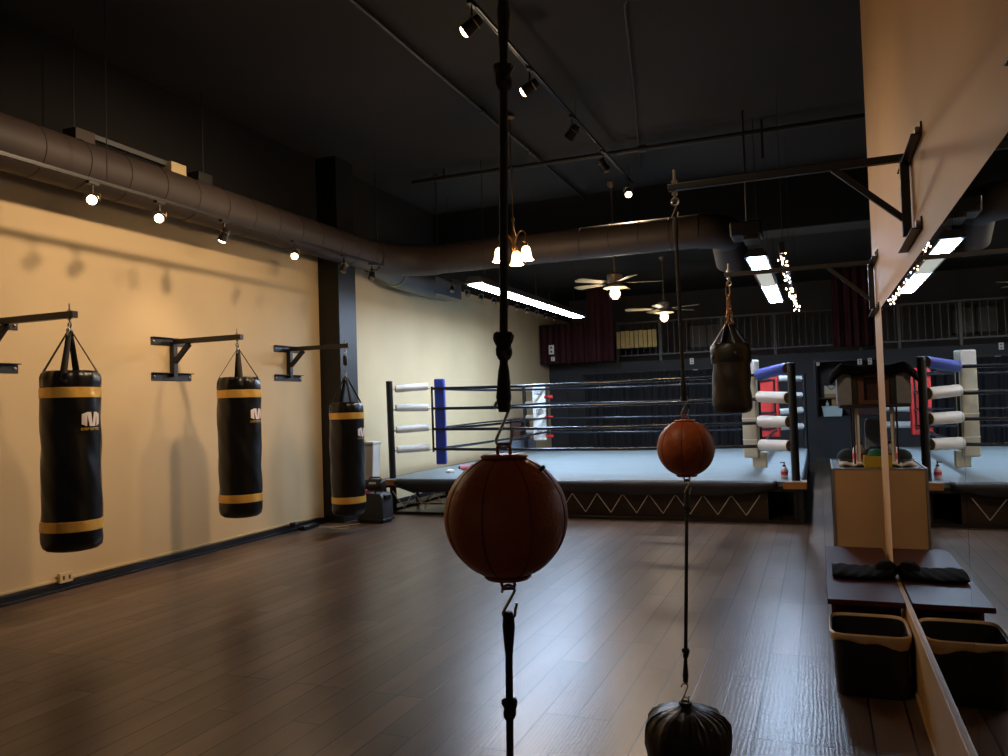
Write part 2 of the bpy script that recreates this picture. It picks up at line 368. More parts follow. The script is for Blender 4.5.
# ------------------------------------------------------------------ heavy bags (left)
def wob(R, seed):
    def fn(r, z, a):
        if r < R*.6: return r
        return r + .004*math.sin(2*a + seed + z*5) + .0035*math.sin(z*14 + 3*a + seed) + .002*math.sin(9*a + z*23)
    return fn
def heavy_bag(x, y, zt, zb, ztop, label, seed, R=.206):
    t = empty('heavy_bag', (x, y, zb), label, 'punching bag', 'heavy bags with gold bands on the cream wall')
    f = wob(R, seed); H = zt-zb
    pr = [(0, 0), (R*.55, .0), (R*.82, .012), (R*.95, .035), (R*.995, .07)]
    n = 26
    for i in range(n+1):
        z = .1 + (H-.19)*i/n
        pr.append((R*(1 + .012*math.sin(z*4+seed)), z))
    pr += [(R*.985, H-.05), (R*.94, H-.022), (R*.87, H-.005), (R*.8, H), (R*.72, H-.012), (R*.3, H-.02), (0, H-.02)]
    def ff(r, z, a):
        q = f(r, z, a)
        if H-.09 < z and r > R*.6: q += .006*math.sin(14*a+seed)*(1 if z > H-.06 else .5)
        return q
    MB().lathe(pr, (x, y, zb), 56, ff, cap=False).build('bag_shell', Mt['bagblack'], t)
    for zz, h in ((H-.205, .078), (.155, .078)):
        def fb(r, z, a): return f(R, z, a)*(1+.012*math.sin(z*4+seed)) + (r-R)
        tilt = MB().lathe([(R+.001, zz), (R+.005, zz+.002)] + [(R+.005, zz+h*k/4) for k in range(1, 4)] + [(R+.005, zz+h-.002), (R+.001, zz+h)], (x, y, zb), 56, fb, cap=False)
        tilt.build('gold_band', Mt['gold'], t)
    # printed emblem, faces the room (+x)
    def onbag(u, v, d=.004):          # u along +y, v up
        a = u/R; rr = f(R, v, a) + d
        return (x + rr*math.cos(a), y + rr*math.sin(a), zb+v)
    vz = H-.42
    def strip(pts):  # quad strips (u0,v0,u1,v1 edges)
        m = MB()
        for (A, B, Cq, D) in pts:
            def g(i, j):
                p0 = (A[0]+(B[0]-A[0])*i, A[1]+(B[1]-A[1])*i); p1 = (D[0]+(Cq[0]-D[0])*i, D[1]+(Cq[1]-D[1])*i)
                return onbag(p0[0]+(p1[0]-p0[0])*j, vz + p0[1]+(p1[1]-p0[1])*j, .006)
            m.grid(g, 4, 6)
        return m
    w_ = .145; h_ = .105
    q = [[((a-.5)*w_, b*h_) for a, b in p] for p in (
        ((0, .14), (.26, 0), (.28, 1), (0, .86)), ((.40, 0), (.58, 0), (.5, 1), (.25, 1)),
        ((.56, 0), (.74, 0), (.84, 1), (.66, 1)), ((.83, 0), (1, .14), (1, .86), (.81, 1)))]
    strip(q).build('emblem', Mt['white_print'], t)
    g = []
    for k in range(7):       # tiny, worn and not readable in the photo
        u = -.076 + k*.0222
        g += [((u, -.03), (u+.006, -.03), (u+.006, -.012), (u, -.012)), ((u+.004, -.0175), (u+.018, -.0175), (u+.018, -.012), (u+.004, -.012))]
        if k % 2: g.append(((u+.012, -.03), (u+.018, -.03), (u+.018, -.016), (u+.012, -.016)))
        if k % 3 == 0: g.append(((u, -.03), (u+.018, -.03), (u+.018, -.025), (u, -.025)))
    strip(g).build('lettering', Mt['gold_print'], t)
    # four straps up to a ring
    top = Vector((x, y, ztop))
    for k in range(4):
        a = k*PI/2 + .62 + seed*.1
        d = Vector((math.cos(a), math.sin(a), 0)); p0 = Vector((x, y, zt-.1)) + d*(R+.003); p1 = Vector((x, y, zt-.004)) + d*(R*.9)
        s = MB(); tn = Vector((-d.y, d.x, 0))
        def ribbon(pp, wds):
            def gg(i, j):
                n_ = len(pp)-1; q_ = min(int(i*n_), n_-1); ff_ = i*n_-q_
                p = pp[q_].lerp(pp[q_+1], ff_); ww = wds[q_]*(1-ff_)+wds[q_+1]*ff_
                return p + tn*(j-.5)*ww
            s.grid(gg, 6, 2)
        ribbon([p0, p1, top + d*.012], [.05, .05, .036])
        o = s.build('strap', Mt['webbing'], t); so = o.modifiers.new('thick', 'SOLIDIFY'); so.thickness = .004
    r = MB(); r.torus((x, y, ztop+.012), .02, .0055, (1, .4, 0), 18, 8)
    r.torus((x+.03, y-.045, ztop-.02), .026, .004, (.6, 1, .2), 18, 6)
    r.build('steel_ring', Mt['steel'], t)
    return t
HB = [(4.36, 1.855, .505, 2.165, 'black heavy bag with gold bands nearest the camera, at left', 0.3),
      (6.33, 1.85, .47, 2.13, 'black heavy bag with gold bands, second from the left edge', 1.7),
      (8.25, 1.585, .215, 1.9, 'black heavy bag with gold bands hanging in front of the black pilaster', 3.1)]
for (y, zt, zb, zz, lab, sd) in HB:
    x = -5.27 if y < 5 else -5.35; heavy_bag(x, y, zt, zb, zz, lab, sd)
# suspension links between bracket eye and bag ring
for (by, bz, _), (y, zt, zb, zz, _l, sd), lab in zip(LB, HB, ('steel snap link above the nearest gold-banded bag', 'steel snap link above the second gold-banded bag', 'dark spring swivel above the gold-banded bag at the pilaster')):
    ze = bz-.095; x = -5.27 if y < 5 else -5.35
    t = empty('hanging_link', (x, y, zz), lab, 'hanger', 'links the heavy bags hang from')
    m = MB()
    if ze-zz > .2:
        m.tube([(x, y, zz+.03), (x, y, zz+.12)], .006, 8); m.torus((x, y, zz+.03), .015, .005, (0, 1, 0), 14, 6); m.build('shank', Mt['steel'], t)
        MB().lathe([(.012, 0), (.026, .01), (.03, .03), (.03, .1), (.026, .12), (.01, .13)], (x, y, ze-.15), 16).build('swivel_spring', Mt['black_plast'], t)
        MB().torus((x, y, ze-.005), .014, .005, (1, 0, 0), 14, 6).build('eye', Mt['steel'], t)
    else:
        h = (ze+.02 - (zz+.01))
        pts = [(x, y + .013*math.sin(2*PI*k/20), zz+.01 + h/2 + h/2*math.cos(2*PI*k/20)) for k in range(20)]
        m.tube(pts, .004, 6, closed=True); m.build('snap_link', Mt['steel'], t)

# ------------------------------------------------------------------ long brackets on the mirror wall
def right_bracket(y, z, label, xe=-.595):
    t = empty('ball_bracket', (XR, y, z-.34), label, 'bracket', 'long arm brackets above the mirrors')
    x1 = XR
    for zz, yc in ((z+.0, y-.12), (z-.34, y-.0)):
        p = MB(); p.box(x1-.007, x1, yc-.29, yc+.29, zz-.025, zz+.025); p.box(x1-.04, x1, yc-.29, yc+.29, zz-.025, zz-.019)
        pl = p.build('wall_plate', Mt['blacksteel'], t, bevel=.002)
        for yy in (yc-.26, yc+.26): MB().cyl((x1-.008, yy, zz), (x1-.022, yy, zz), .014, 8).build('bolt', Mt['steel'], pl)
    MB().box(x1-.044, x1-.008, y-.018, y+.018, z-.34, z+.0).build('upright', Mt['blacksteel'], t, bevel=.003)
    MB().box(xe-.03, x1-.02, y-.016, y+.016, z-.016, z+.016).build('arm', Mt['blacksteel'], t, bevel=.003)
    MB().bar((x1-.03, y, z-.27), (.1, y, z-.01), .026, .026).build('brace', Mt['blacksteel'], t, bevel=.003)
    e = MB(); e.cyl((xe, y, z-.05), (xe, y, z+.085), .007, 10); e.lathe([(.015, 0), (.015, .012)], (xe, y, z+.022), 6); e.lathe([(.015, 0), (.015, .012)], (xe, y, z-.036), 6)
    e.torus((xe, y, z-.068), .017, .0055, (0, 1, 0), 16, 6)
    e.build('eye_bolt', Mt['steel'], t)
    return t
B1Y, B2Y, B3Y = 1.53, 3.78, 6.2
right_bracket(B2Y, 2.505, 'black long-arm wall bracket nearest in the photo, holding the farther leather ball')
right_bracket(B3Y, 2.43, 'black long-arm wall bracket farther along, holding the small chained bag')
right_bracket(B1Y, 2.505, 'black long-arm wall bracket above the camera holding the nearest leather ball')

# ------------------------------------------------------------------ leather balls on cords
def s_hook(x, y, z0, z1, r=.0032, R=.013):
    """S hook between z1 (top) and z0 (bottom), seen from the camera side"""
    m = MB(); pts = []
    rx = Vector((rt.x, rt.y, 0)).normalized()
    H = z1-z0
    for k in range(9):
        a = PI*(1.0) - PI*1.05*k/8 + .2
        pts.append(Vector((x, y, z1-R)) + rx*R*math.cos(a) + Vector((0, 0, R*math.sin(a))))
    pts.append(Vector((x, y, (z0+z1)/2)) )
    for k in range(9):
        a = PI - 0 + PI*1.05*k/8
        pts.append(Vector((x, y, z0+R)) + rx*R*math.cos(a) + Vector((0, 0, R*math.sin(a))))
    pts.append(pts[-1] + Vector((rx.x*.004, rx.y*.004, .018)))
    m.tube(pts, r, 8); return m
def knot(m, x, y, z, r=.009, s=.014):
    pts = []
    for k in range(28):
        t_ = 2*PI*k/28
        pts.append((x + s*.62*(math.sin(t_)+1.4*math.sin(2*t_))*.55, y - s*.5*math.sin(3*t_), z + s*1.25*(math.cos(t_)-1.4*math.cos(2*t_))*.5))
    m.tube(pts, r, 8, closed=True)
def ball(x, y, z, label, R=.128):
    t = empty('double_end_ball', (x, y, z-R-.03), label, 'punching ball', 'round leather balls hung between two cords')
    seg = 80; pr = []
    for i in range(33):
        a = -PI/2*.93 + PI*.93*i/32
        pr.append((R*math.cos(a), R*math.sin(a)))
    def fn(r, z_, a):
        d = (a*8/(2*PI)) % 1; d = min(d, 1-d)
        return r*(1 - .016*math.exp(-(d/.035)**2) + .008*math.cos((d-.5)*PI))
    MB().lathe(pr, (x, y, z), seg, fn).build('leather_shell', Mt['leather'], t)
    for k in range(8):
        a = 2*PI*k/8
        MB().tube([(x + (p[0]*1.002)*math.cos(a), y + (p[0]*1.002)*math.sin(a), z+p[1]*1.002) for p in pr[2:-2]], .0009, 6).build('seam', Mt['seam'], t)
    for sg, nm in ((1, 'top'), (-1, 'bottom')):
        zz = z + sg*R*.965
        c = MB().lathe([(.0, -.004*1), (.044, -.004), (.049, 0), (.049, .003), (.044, .006), (0, .006)], (x, y, zz-.001), 28, cap=False).build('collar', Mt['leather_edge'], t)
        lp = MB(); rx = Vector((rt.x, rt.y, 0)).normalized()
        pts = [Vector((x, y, zz)) + rx*.013*sx + Vector((0, 0, sg*h)) for sx, h in ((-1, 0), (-1, .02), (-.85, .026), (.85, .026), (1, .02), (1, 0))]
        lp.tube(pts, .0035, 8); lp.build('hanging_loop', Mt['leather_edge'], t)
    v = MB().cyl((x+R*.62, y-R*.1, z+R*.72), (x+R*.72, y-R*.1, z+R*.82), .004, 8); v.build('valve', Mt['black_plast'], t)
    return t
BX = -.612; BZ = 1.268
ball(BX, B1Y, BZ, 'large brown leather ball in the foreground, nearest the camera', .1275)
ball(-.585, B2Y-.03, BZ+.0, 'small-looking brown leather ball farther back, right of the foreground ball', .132)

def cord_up(x, y, z0, z1, x1, label, knots, loopz):
    t = empty('elastic_cord', (x, y, z0), label, 'cord', 'black elastic cords holding the leather balls')
    m = MB()
    L = lambda z: x + (x1-x)*(z-z0)/(z1-z0)
    zl = z0+.074
    m.tube([(L(zl), y, zl), (L(zl+.03), y, zl+.03), (L(zl+.085), y, zl+.085), (L(zl+.1), y, zl+.1), (L(z1-.19), y, z1-.19), (L(z1-.17), y, z1-.17), (L(z1-.11), y, z1-.11), (L(z1-.075), y, z1-.075)],
           [.011, .0165, .012, .009, .009, .011, .0145, .0095], 10)
    m.build('cord', Mt['cord'], t)
    for kz in knots:
        k = MB(); knot(k, L(kz), y, kz, .0105, .018); k.build('knot', Mt['cord'], t)
    s_hook(x, y, z0, z0+.1, .0032, .016).build('hook', Mt['steel'], t)
    s_hook(x1, y, z1-.085, z1).build('hook', Mt['steel'], t)
    return t
def cord_down(x, y, zt, x1, y1, zb, label, knots):
    t = empty('elastic_cord', (x1, y1, zb), label, 'cord', 'black elastic cords holding the leather balls')
    P = lambda z: Vector((x + (x1-x)*(zt-z)/(zt-zb), y + (y1-y)*(zt-z)/(zt-zb), z))
    m = MB(); zs = [zt-.055, zt-.065, zt-.085, zt-.13, zt-.15, zb+.16, zb+.14, zb+.1, zb+.08, zb+.07]
    m.tube([P(z) for z in zs], [.008, .0115, .0135, .0095, .0078, .0078, .0085, .0125, .01, .008], 10); m.build('cord', Mt['cord'], t)
    for kz in knots:
        k = MB(); p = P(kz); knot(k, p.x, p.y, kz, .0085, .013); k.build('knot', Mt['cord'], t)
    s_hook(P(zt).x, P(zt).y, zt-.07, zt).build('hook', Mt['steel'], t)
    s_hook(x1, y1, zb, zb+.085).build('hook', Mt['steel'], t)
    return t
cord_up(BX, B1Y, BZ+.1275+.014, 2.505-.07, -.578, 'black elastic cord rising from the foreground ball', (2.19, 1.625), 1.5)
cord_up(-.585, B2Y-.02, BZ+.145, 2.505-.07, -.595, 'black elastic cord rising from the farther ball to its bracket', (), 1.5)
SY1, SY2 = 1.53, 3.345
cord_down(BX, B1Y, BZ-.1275-.014, -.632, SY1, .235, 'black elastic cord below the foreground ball', (.875,))
cord_down(-.585, B2Y-.03, BZ-.146, -.565, SY2, .235, 'black elastic cord running from the farther ball to the black sack', (.99, .42))

def sandbag(x, y, label, R=.185):
    t = empty('weight_sack', (x, y, 0), label, 'weight bag', 'black weight sacks anchoring the cords')
    pr = [(0, 0), (R*.8, 0), (R*.93, .02), (R*1.0, .07), (R*1.0, .12), (R*.95, .16), (R*.82, .19), (R*.6, .209), (R*.4, .218), (R*.2, .226), (.02, .236), (0, .238)]
    def fn(r, z, a):
        w = max(0, min(1, (z-.1)/.08)); b = a + .5*math.sin(2*a+x*9) + .25*math.sin(5*a)
        return r*(1 + w*(.035*math.sin(17*b) + .025*math.sin(31*b+1)) + .025*math.sin(3*a+1) + .008*math.sin(9*a+z*40))
    MB().lathe(pr, (x, y, 0), 120, fn, cap=False).build('sack_body', Mt['sack'], t)
    g = MB(); g.torus((x, y, .238), .02, .007, (0, 0, 1), 16, 8); g.build('gathered_neck', Mt['cord'], t)
    r = MB(); r.torus((x, y, .25), .014, .003, (rt.y, -rt.x, 0), 14, 6); r.build('tie_ring', Mt['steel'], t)
    return t
sandbag(-.565, SY2, 'black gathered sack on the floor under the farther ball', .176)
sandbag(-.632, SY1, 'black gathered sack on the floor under the foreground ball')

# ------------------------------------------------------------------ small heavy bag on chain (right)
def chain_bag(x, y, zt, zb, zs, zc, label, R=.142):
    t = empty('chained_heavy_bag', (x, y, zb), label, 'punching bag')
    H = zt-zb; f = wob(R, 2.2)
    pr = [(0, 0), (R*.6, 0), (R*.85, .012), (R*.97, .04), (R, .07)] + [(R*(1+.015*math.sin(k)), .07+(H-.22)*k/12) for k in range(1, 13)]
    MB().lathe(pr, (x, y, zb), 44, f, cap=False).build('lower_body', Mt['brownblack'], t)
    z2 = zb+H-.15
    MB().lathe([(R*1.0, 0), (R*1.02, .005), (R*1.02, .11), (R*.97, .14), (R*.86, .152), (R*.6, .15), (0, .148)], (x, y, z2-.005), 44, f, cap=False).build('top_cuff', Mt['oldblack'], t)
    for k in range(4):
        a = k*PI/2+.5; d = Vector((math.cos(a), math.sin(a), 0)); tn = Vector((-d.y, d.x, 0))
        pp = [Vector((x, y, z2+.03))+d*(R*1.05), Vector((x, y, zt-.005))+d*(R*.92), Vector((x, y, zs))+d*.028]
        s = MB()
        def gg(i, j):
            n_ = 2; q_ = min(int(i*n_), 1); f_ = i*n_-q_
            return pp[q_].lerp(pp[q_+1], f_) + tn*(j-.5)*(.06-.018*i)
        s.grid(gg, 6, 2); o = s.build('strap', Mt['oldblack'], t); so = o.modifiers.new('thick', 'SOLIDIFY'); so.thickness = .005
        dr = MB(); dr.torus((x+d.x*.03, y+d.y*.03, zs+.006), .012, .003, (d.x, d.y, .3), 14, 6); dr.build('d_ring', Mt['brass'], t)
    for k in range(3):
        a = k*2*PI/3+.3; p0 = Vector((x+.026*math.cos(a), y+.026*math.sin(a), zs+.012)); p1 = Vector((x, y, zc-.07)); n = 8
        c = MB(); d = (p1-p0); st = d/n
        for i in range(n):
            cc = p0+st*(i+.5); u = Vector((math.cos(a+i*PI/2), math.sin(a+i*PI/2), 0)); h = st.length*.66
            c.tube([cc + u*.0085*math.sin(2*PI*q/14) + st.normalized()*h*math.cos(2*PI*q/14) for q in range(14)], .0028, 6, closed=True)
        c.build('chain', Mt['brass'], t)
    l = MB(); rx = Vector((rt.x, rt.y, 0)).normalized(); h = .055
    l.tube([Vector((x, y, zc-.028)) + rx*.016*(math.sin(2*PI*q/20))*(1-.35*math.cos(2*PI*q/20)) + Vector((0, 0, h*math.cos(2*PI*q/20))) for q in range(20)], .0045, 8, closed=True)
    l.build('quick_link', Mt['brass'], t)
    return t
chain_bag(-.605, B3Y, 1.91, 1.375, 2.055, 2.36-.015, 'small dark heavy bag hung on brass chains in front of the ring corner')

# ------------------------------------------------------------------ boxing ring
RX0, RX1, RY0, RY1, RZ = -5.86, -.19, 9.82, 16.1, .49
ring = empty('boxing_ring', ((RX0+RX1)/2, (RY0+RY1)/2, 0), 'raised boxing ring with blue-grey canvas, black ropes and white turnbuckle covers', 'boxing ring')
# canvas top with slight sag
c = MB()
def cv(i, j):
    x = RX0+.04 + (RX1-RX0-.08)*i; y = RY0+.0 + (RY1-RY0)*j
    return (x, y, RZ + .006*math.sin(7*i+2*j)*math.sin(9*j))
c.grid(cv, 40, 40); c.box(RX0+.05, RX1-.05, RY0+.01, RY1-.01, RZ-.06, RZ-.012)
c.build('canvas', Mt['canvas'], ring)
# front skirt: rolls over the edge, sags and hangs; leaves the corner blocks open
sk = MB()
def skf(i, j):
    x = RX0+.27 + (RX1-.3-RX0-.27)*i
    e = min(1, min(i, 1-i)*18); dr = (.165 + .018*math.sin(9*i+1) + .008*math.sin(31*i))*(.55+.45*e)
    prof = [(0.06, .004), (-.0, .006), (-.03, -.012), (-.045, -.05), (-.04, -.11), (-.022, -.16)]
    k = j*5; q = min(int(k), 4); f = k-q
    dy = prof[q][0]*(1-f)+prof[q+1][0]*f; dz = prof[q][1]*(1-f)+prof[q+1][1]*f
    if dz < 0: dz *= dr/.165
    return (x, RY0 + dy + .004*math.sin(60*i+3*j)*j, RZ+dz)
sk.grid(skf, 90, 12)
o = sk.build('front_skirt', Mt['skirt'], ring); so = o.modifiers.new('thick', 'SOLIDIFY'); so.thickness = .006
for xs, nm in ((RX0, -1), (RX1, 1)):
    s2 = MB()
    def sf(i, j):
        y = RY0+.25 + (RY1-RY0-.3)*i
        return (xs + nm*(.02*math.sin(PI*min(1, j*1.2)) - .03*(1-j)), y, RZ+.004 - .15*j + .008*math.sin(20*i)*j)
    s2.grid(sf, 50, 6); o = s2.build('side_skirt', Mt['skirt'], ring); so = o.modifiers.new('thick', 'SOLIDIFY'); so.thickness = .006
# steel frame under the ring
fm = MB()
for y in (RY0+.04, RY1-.04):
    fm.box(RX0+.02, RX1-.02, y-.02, y+.02, .0, .035); fm.box(RX0+.02, RX1-.02, y-.025, y+.025, .37, .42)
for x in (RX0+.04, RX1-.04):
    fm.box(x-.02, x+.02, RY0+.06, RY1-.06, 0, .035); fm.box(x-.025, x+.025, RY0+.06, RY1-.06, .37, .42)
for x in [RX0+.05+(RX1-RX0-.1)*k/4 for k in (0, 4)]:
    fm.box(x-.03, x+.03, RY0+.02, RY0+.08, .03, .38); fm.box(x-.03, x+.03, RY1-.08, RY1-.02, .03, .38)
for k in range(1, 6):
    y = RY0+.05+(RY1-RY0-.1)*k/6
    for x in (RX0+.04, RX1-.04): fm.box(x-.02, x+.02, y-.02, y+.02, .03, .38)
fm.build('steel_frame', Mt['blacksteel'], ring, bevel=.003)
# trusses at the left end
tr = MB()
for k in range(10):
    x = RX0+.2+k*.24
    tr.bar((x, RY0+.5, .1 if k % 2 else .33), (x+.24, RY0+.5, .33 if k % 2 else .1), .012, .012)
tr.bar((RX0+.1, RY0+.5, .09), (RX0+2.6, RY0+.5, .09), .025, .025); tr.bar((RX0+.1, RY0+.5, .34), (RX0+2.6, RY0+.5, .34), .025, .025)
tr.build('truss', Mt['steel'], ring)
pn = MB(); pn.box(-3.6, RX1-.42, RY0+.16, RY0+.175, .02, .37); pn.build('under_panel', Mt['wood_dark'], ring, smooth=False)
pn = MB(); pn.box(RX1-.075, RX1-.06, RY0+.1, RY1-.1, .03, .37); pn.build('side_panel', Mt['wood_dark'], ring, smooth=False)
bk = MB(); bk.box(RX0+.3, RX1-.3, 13.0, 13.02, .0, .4); bk.build('under_panel', Mt['blackpaint'], ring, smooth=False)
# white zig-zag lacing under the skirt
zz = MB(); pts = []
n = 30
for k in range(n+1):
    pts.append((RX0+.22 + (RX1-.5-RX0-.22)*k/n, RY0+.0 + (.03 if k % 2 else .0), .325 if k % 2 == 0 else .085))
for a, b in zip(pts, pts[1:]): zz.cyl(a, b, .0055, 6)
o = zz.build('zigzag_lacing', Mt['white_cord'], ring); o['label'] = 'white zig-zag lacing cord'
# corner posts, wooden corner blocks
PO = [(-5.71, 9.96, 1.0), (-.285, 9.96, 1.0), (-5.80, 15.8, 1.0), (-.245, 15.8, 1.0)]
for i, (x, y, _) in enumerate(PO):
    lean = (.02 if x < -3 else -.0)
    p = MB(); p.tube([(x, y, .0 if True else 0), (x, y, .5), (x-lean, y, 1.865)], .047 if i < 2 else .04, 24)
    po = p.build('corner_post', Mt['blacksteel'], ring)
    cp = MB(); cp.lathe([(.048, 0), (.05, .004), (.05, .018), (.04, .024), (0, .024)], (x-lean, y, 1.86), 24); cp.build('cap', Mt['blacksteel'], po)
    if i < 2:
        sgx = 1 if x > -3 else -1
        b = MB(); b.box(x-.14 if sgx > 0 else x-.14, x+.12 if sgx > 0 else x+.14, y-.172, y+.1, .405, .488)
        b.build('wood_block', Mt['wood'], ring, bevel=.004)
# ropes: inner rectangle, four heights
JX0, JX1, JY0, JY1 = -5.22, -.74, 10.33, 15.36
ZS = [.88, 1.17, 1.47, 1.76]
ZR = [.875, 1.165, 1.46, 1.765]
def sag(a, b, s, n=24):
    a = Vector(a); b = Vector(b)
    return [a.lerp(b, k/n) - Vector((0, 0, s*4*(k/n)*(1-k/n))) for k in range(n+1)]
for k in range(4):
    for (a, b, za, zb) in (((JX0, JY0), (JX1, JY0), ZS[k], ZR[k]), ((JX0, JY1), (JX1, JY1), ZS[k]+.02, ZR[k]+.02), ((JX0, JY0), (JX0, JY1), ZS[k], ZS[k]+.02), ((JX1, JY0), (JX1, JY1), ZR[k], ZR[k]+.02)):
        MB().tube(sag((a[0], a[1], za), (b[0], b[1], zb), .02), .0215, 10).build('rope', Mt['rope'], ring)
# a second, slack length on two of the side ropes
MB().tube(sag((JX0+.03, JY0+.1, 1.18), (JX0+.05, JY1, 1.18), -.03), .014, 8).build('slack_rope', Mt['rope'], ring)
# turnbuckle covers from each post to the rope corner
JN = [(JX0, JY0), (JX1, JY0), (JX0, JY1), (JX1, JY1)]
for i, ((px, py, _), (jx, jy)) in enumerate(zip(PO, JN)):
    for k in range(4):
        z = (ZS[k] if i in (0, 2) else ZR[k]) + (0 if i < 2 else .02)
        a = Vector((px, py, z)); b = Vector((jx, jy, z)); d = (b-a).normalized()
        tilt = Vector((0, 0, random.uniform(-.015, .015)))
        e0 = a + d*.07; e1 = b - d*.075; e0 += Vector((0, 0, .02)); e1 += Vector((0, 0, .02))
        blue = (i == 1 and k == 3)
        if blue: e0 += Vector((0, 0, .035)); e1 += Vector((0, 0, -.02))
        R = (.053, .069, .05, .058)[i]
        m_ = Mt['blue_vinyl'] if blue else (Mt['red_vinyl'] if (i == 2 and False) else Mt['white_vinyl'])
        c = MB(); c.tube([e0+tilt, e0+tilt+d*.004, e1-tilt-d*.004, e1-tilt], [R-.004, R, R, R-.004], 20, cap=False)
        c.tube([e0+tilt, e1-tilt], R-.012, 20, cap=False)
        o = c.build('turnbuckle_cover', m_, ring); o['label'] = 'blue turnbuckle cover' if blue else 'white turnbuckle cover'
        t2 = MB(); t2.tube([e0+tilt+d*.002, e0+tilt-d*.001], R-.005, 18); t2.lathe([(.0, 0)], (0, 0, 0), 3, cap=False) if False else None
        t2.build('cover_core', Mt['brass_tube'], o)
        rod = MB(); rod.cyl(a + d*.04, b, .008, 8); rod.torus(a+d*.065, .02, .006, (0, 0, 1), 14, 6); rod.build('turnbuckle', Mt['steel'], ring)
# corner pads, on the inner side of the rope corners
def pad(x, y, z0, z1, w, m, name_lab, ang, zig=None, t=.1):
    d = Vector((math.cos(ang), math.sin(ang), 0)); s = Vector((-d.y, d.x, 0))
    b = MB(); b.obox((x, y, (z0+z1)/2), s, d, (0, 0, 1), w/2, t/2, (z1-z0)/2)
    o = b.build('corner_pad', m, ring, bevel=.02, bseg=3); o['label'] = name_lab
    return o, d, s
pad(-5.13, 10.38, .655, 1.9, .15, Mt['blue_vinyl'], 'blue corner pad', math.radians(-75))
o, d, s = pad(-5.34, 15.38, .735, 1.905, .27, Mt['white_vinyl'], 'white corner pad with round crests', math.radians(-70), t=.08)
for zc in (1.72, 1.32, .93):
    e = MB(); cc = Vector((-5.34, 15.38, zc)) + d*.0455
    def arc(R, a0, a1, r=.006, n=14): e.tube([cc + s*R*math.cos(a0+(a1-a0)*k/n)*1.5 + Vector((0, 0, R*math.sin(a0+(a1-a0)*k/n))) for k in range(n+1)], r, 4)
    arc(.05, .4, PI-.4); arc(.05, PI+.4, 2*PI-.4); arc(.025, 0, 2*PI, .005)
    for sg in (-1, 1):
        e.bar(cc + s*.09*sg - Vector((0, 0, .05)), cc + s*.09*sg + Vector((0, 0, .05)), .004, .014, d)
        e.bar(cc + s*.06*sg - Vector((0, 0, .02)), cc + s*.06*sg + Vector((0, 0, .02)), .004, .03, d)
    e.build('crest', Mt['pilaster'], o)
for zc in (1.62, 1.2, .82):
    MB().cyl((-5.22, JY1+.04, zc), (-5.06, JY1+.04, zc), .036, 14).build('rope_sleeve', Mt['red_vinyl'], ring)
o, d, s = pad(JX1-.06, JY0+.2, .72, 1.95, .22, Mt['aged_vinyl'], 'aged white corner pad', math.radians(-120), t=.11)
MB().obox(Vector((JX1-.06, JY0+.2, 1.86)), s, d, (0, 0, 1), .104, .06, .1).build('pad_cap', Mt['white_vinyl'], o, bevel=.015)
MB().obox(Vector((JX1+.02, JY0+.16, .7)), s, d, (0, 0, 1), .1, .02, .1).build('pad_tail', Mt['aged_vinyl'], o, bevel=.012)
for zc in (1.5, 1.22, .95): MB().obox(Vector((JX1-.06, JY0+.2, zc)), s, d, (0, 0, 1), .105, .06, .006).build('pad_strap', Mt['white_vinyl'], o)
pad(-.84, 15.42, .74, 1.9, .34, Mt['red_vinyl'], 'red corner pad', math.radians(-100), t=.1)
# rope spacers
for (x, y, zr) in ((JX0+.0, JY0-.03, ZS), (JX1+.06, JY0-.03, ZR), (JX0+.06, JY1, ZS), (JX1, JY1-.1, ZR)):
    b = MB(); b.bar((x, y, zr[0]-.04), (x, y, zr[3]+.03), .03, .006, (0, 1, 0)); b.build('rope_spacer', Mt['webbing'], ring)

# things standing on the canvas
def pump_bottle(x, y, z, label, h=.2, red=True):
    t = empty('pump_bottle', (x, y, z), label, 'bottle', 'clear pump bottles with red labels')
    r = h*.21
    MB().lathe([(0, 0), (r*.9, 0), (r, .01), (r, h*.5), (r*.85, h*.6), (r*.38, h*.68), (r*.38, h*.72), (0, h*.72)], (x, y, z), 20, cap=False).build('bottle_body', Mt['clearplast'], t)
    MB().lathe([(r*1.02, h*.22), (r*1.02, h*.42)], (x, y, z), 20, cap=False).build('bottle_label', Mt['label_red'], t)
    p = MB(); p.lathe([(0, h*.72), (r*.45, h*.72), (r*.45, h*.82), (r*.15, h*.83), (r*.15, h*.95), (0, h*.95)], (x, y, z), 14, cap=False)
    p.bar((x+.012, y, z+h*.97), (x-.045, y, z+h*.95), .018, .012); p.build('pump', Mt['black_plast'], t)
    return t
pump_bottle(-.42, 10.17, RZ+.005, 'clear pump bottle with a pink label on the ring canvas', .2)
h = MB(); h.lathe([(0, 0), (.05, 0), (.062, .02), (.055, .045), (.02, .06), (0, .06)], (-5.17, 10.72, RZ+.004), 18, lambda r, z, a: r*(1+.18*math.sin(5*a)), cap=False)
tag(h.build('rolled_hand_wrap', Mt['cloth_white']), 'crumpled white hand wrap on the canvas by the blue corner', 'hand wrap')
b = empty('drink_bottle', (-5.15, 11.18, RZ+.004), 'pink plastic bottle lying on the ring canvas', 'bottle')
MB().lathe([(0, 0), (.035, 0), (.04, .01), (.04, .17), (.02, .21), (0, .21)], (-5.2, 11.18, RZ+.048), 16, axis='X', cap=False).build('bottle_body', Mt['pink'], b)
MB().lathe([(0, -.035), (.022, -.035), (.024, 0), (0, 0)], (-5.2, 11.18, RZ+.048), 14, axis='X', cap=False).build('bottle_cap', Mt['bluecloth'], b)

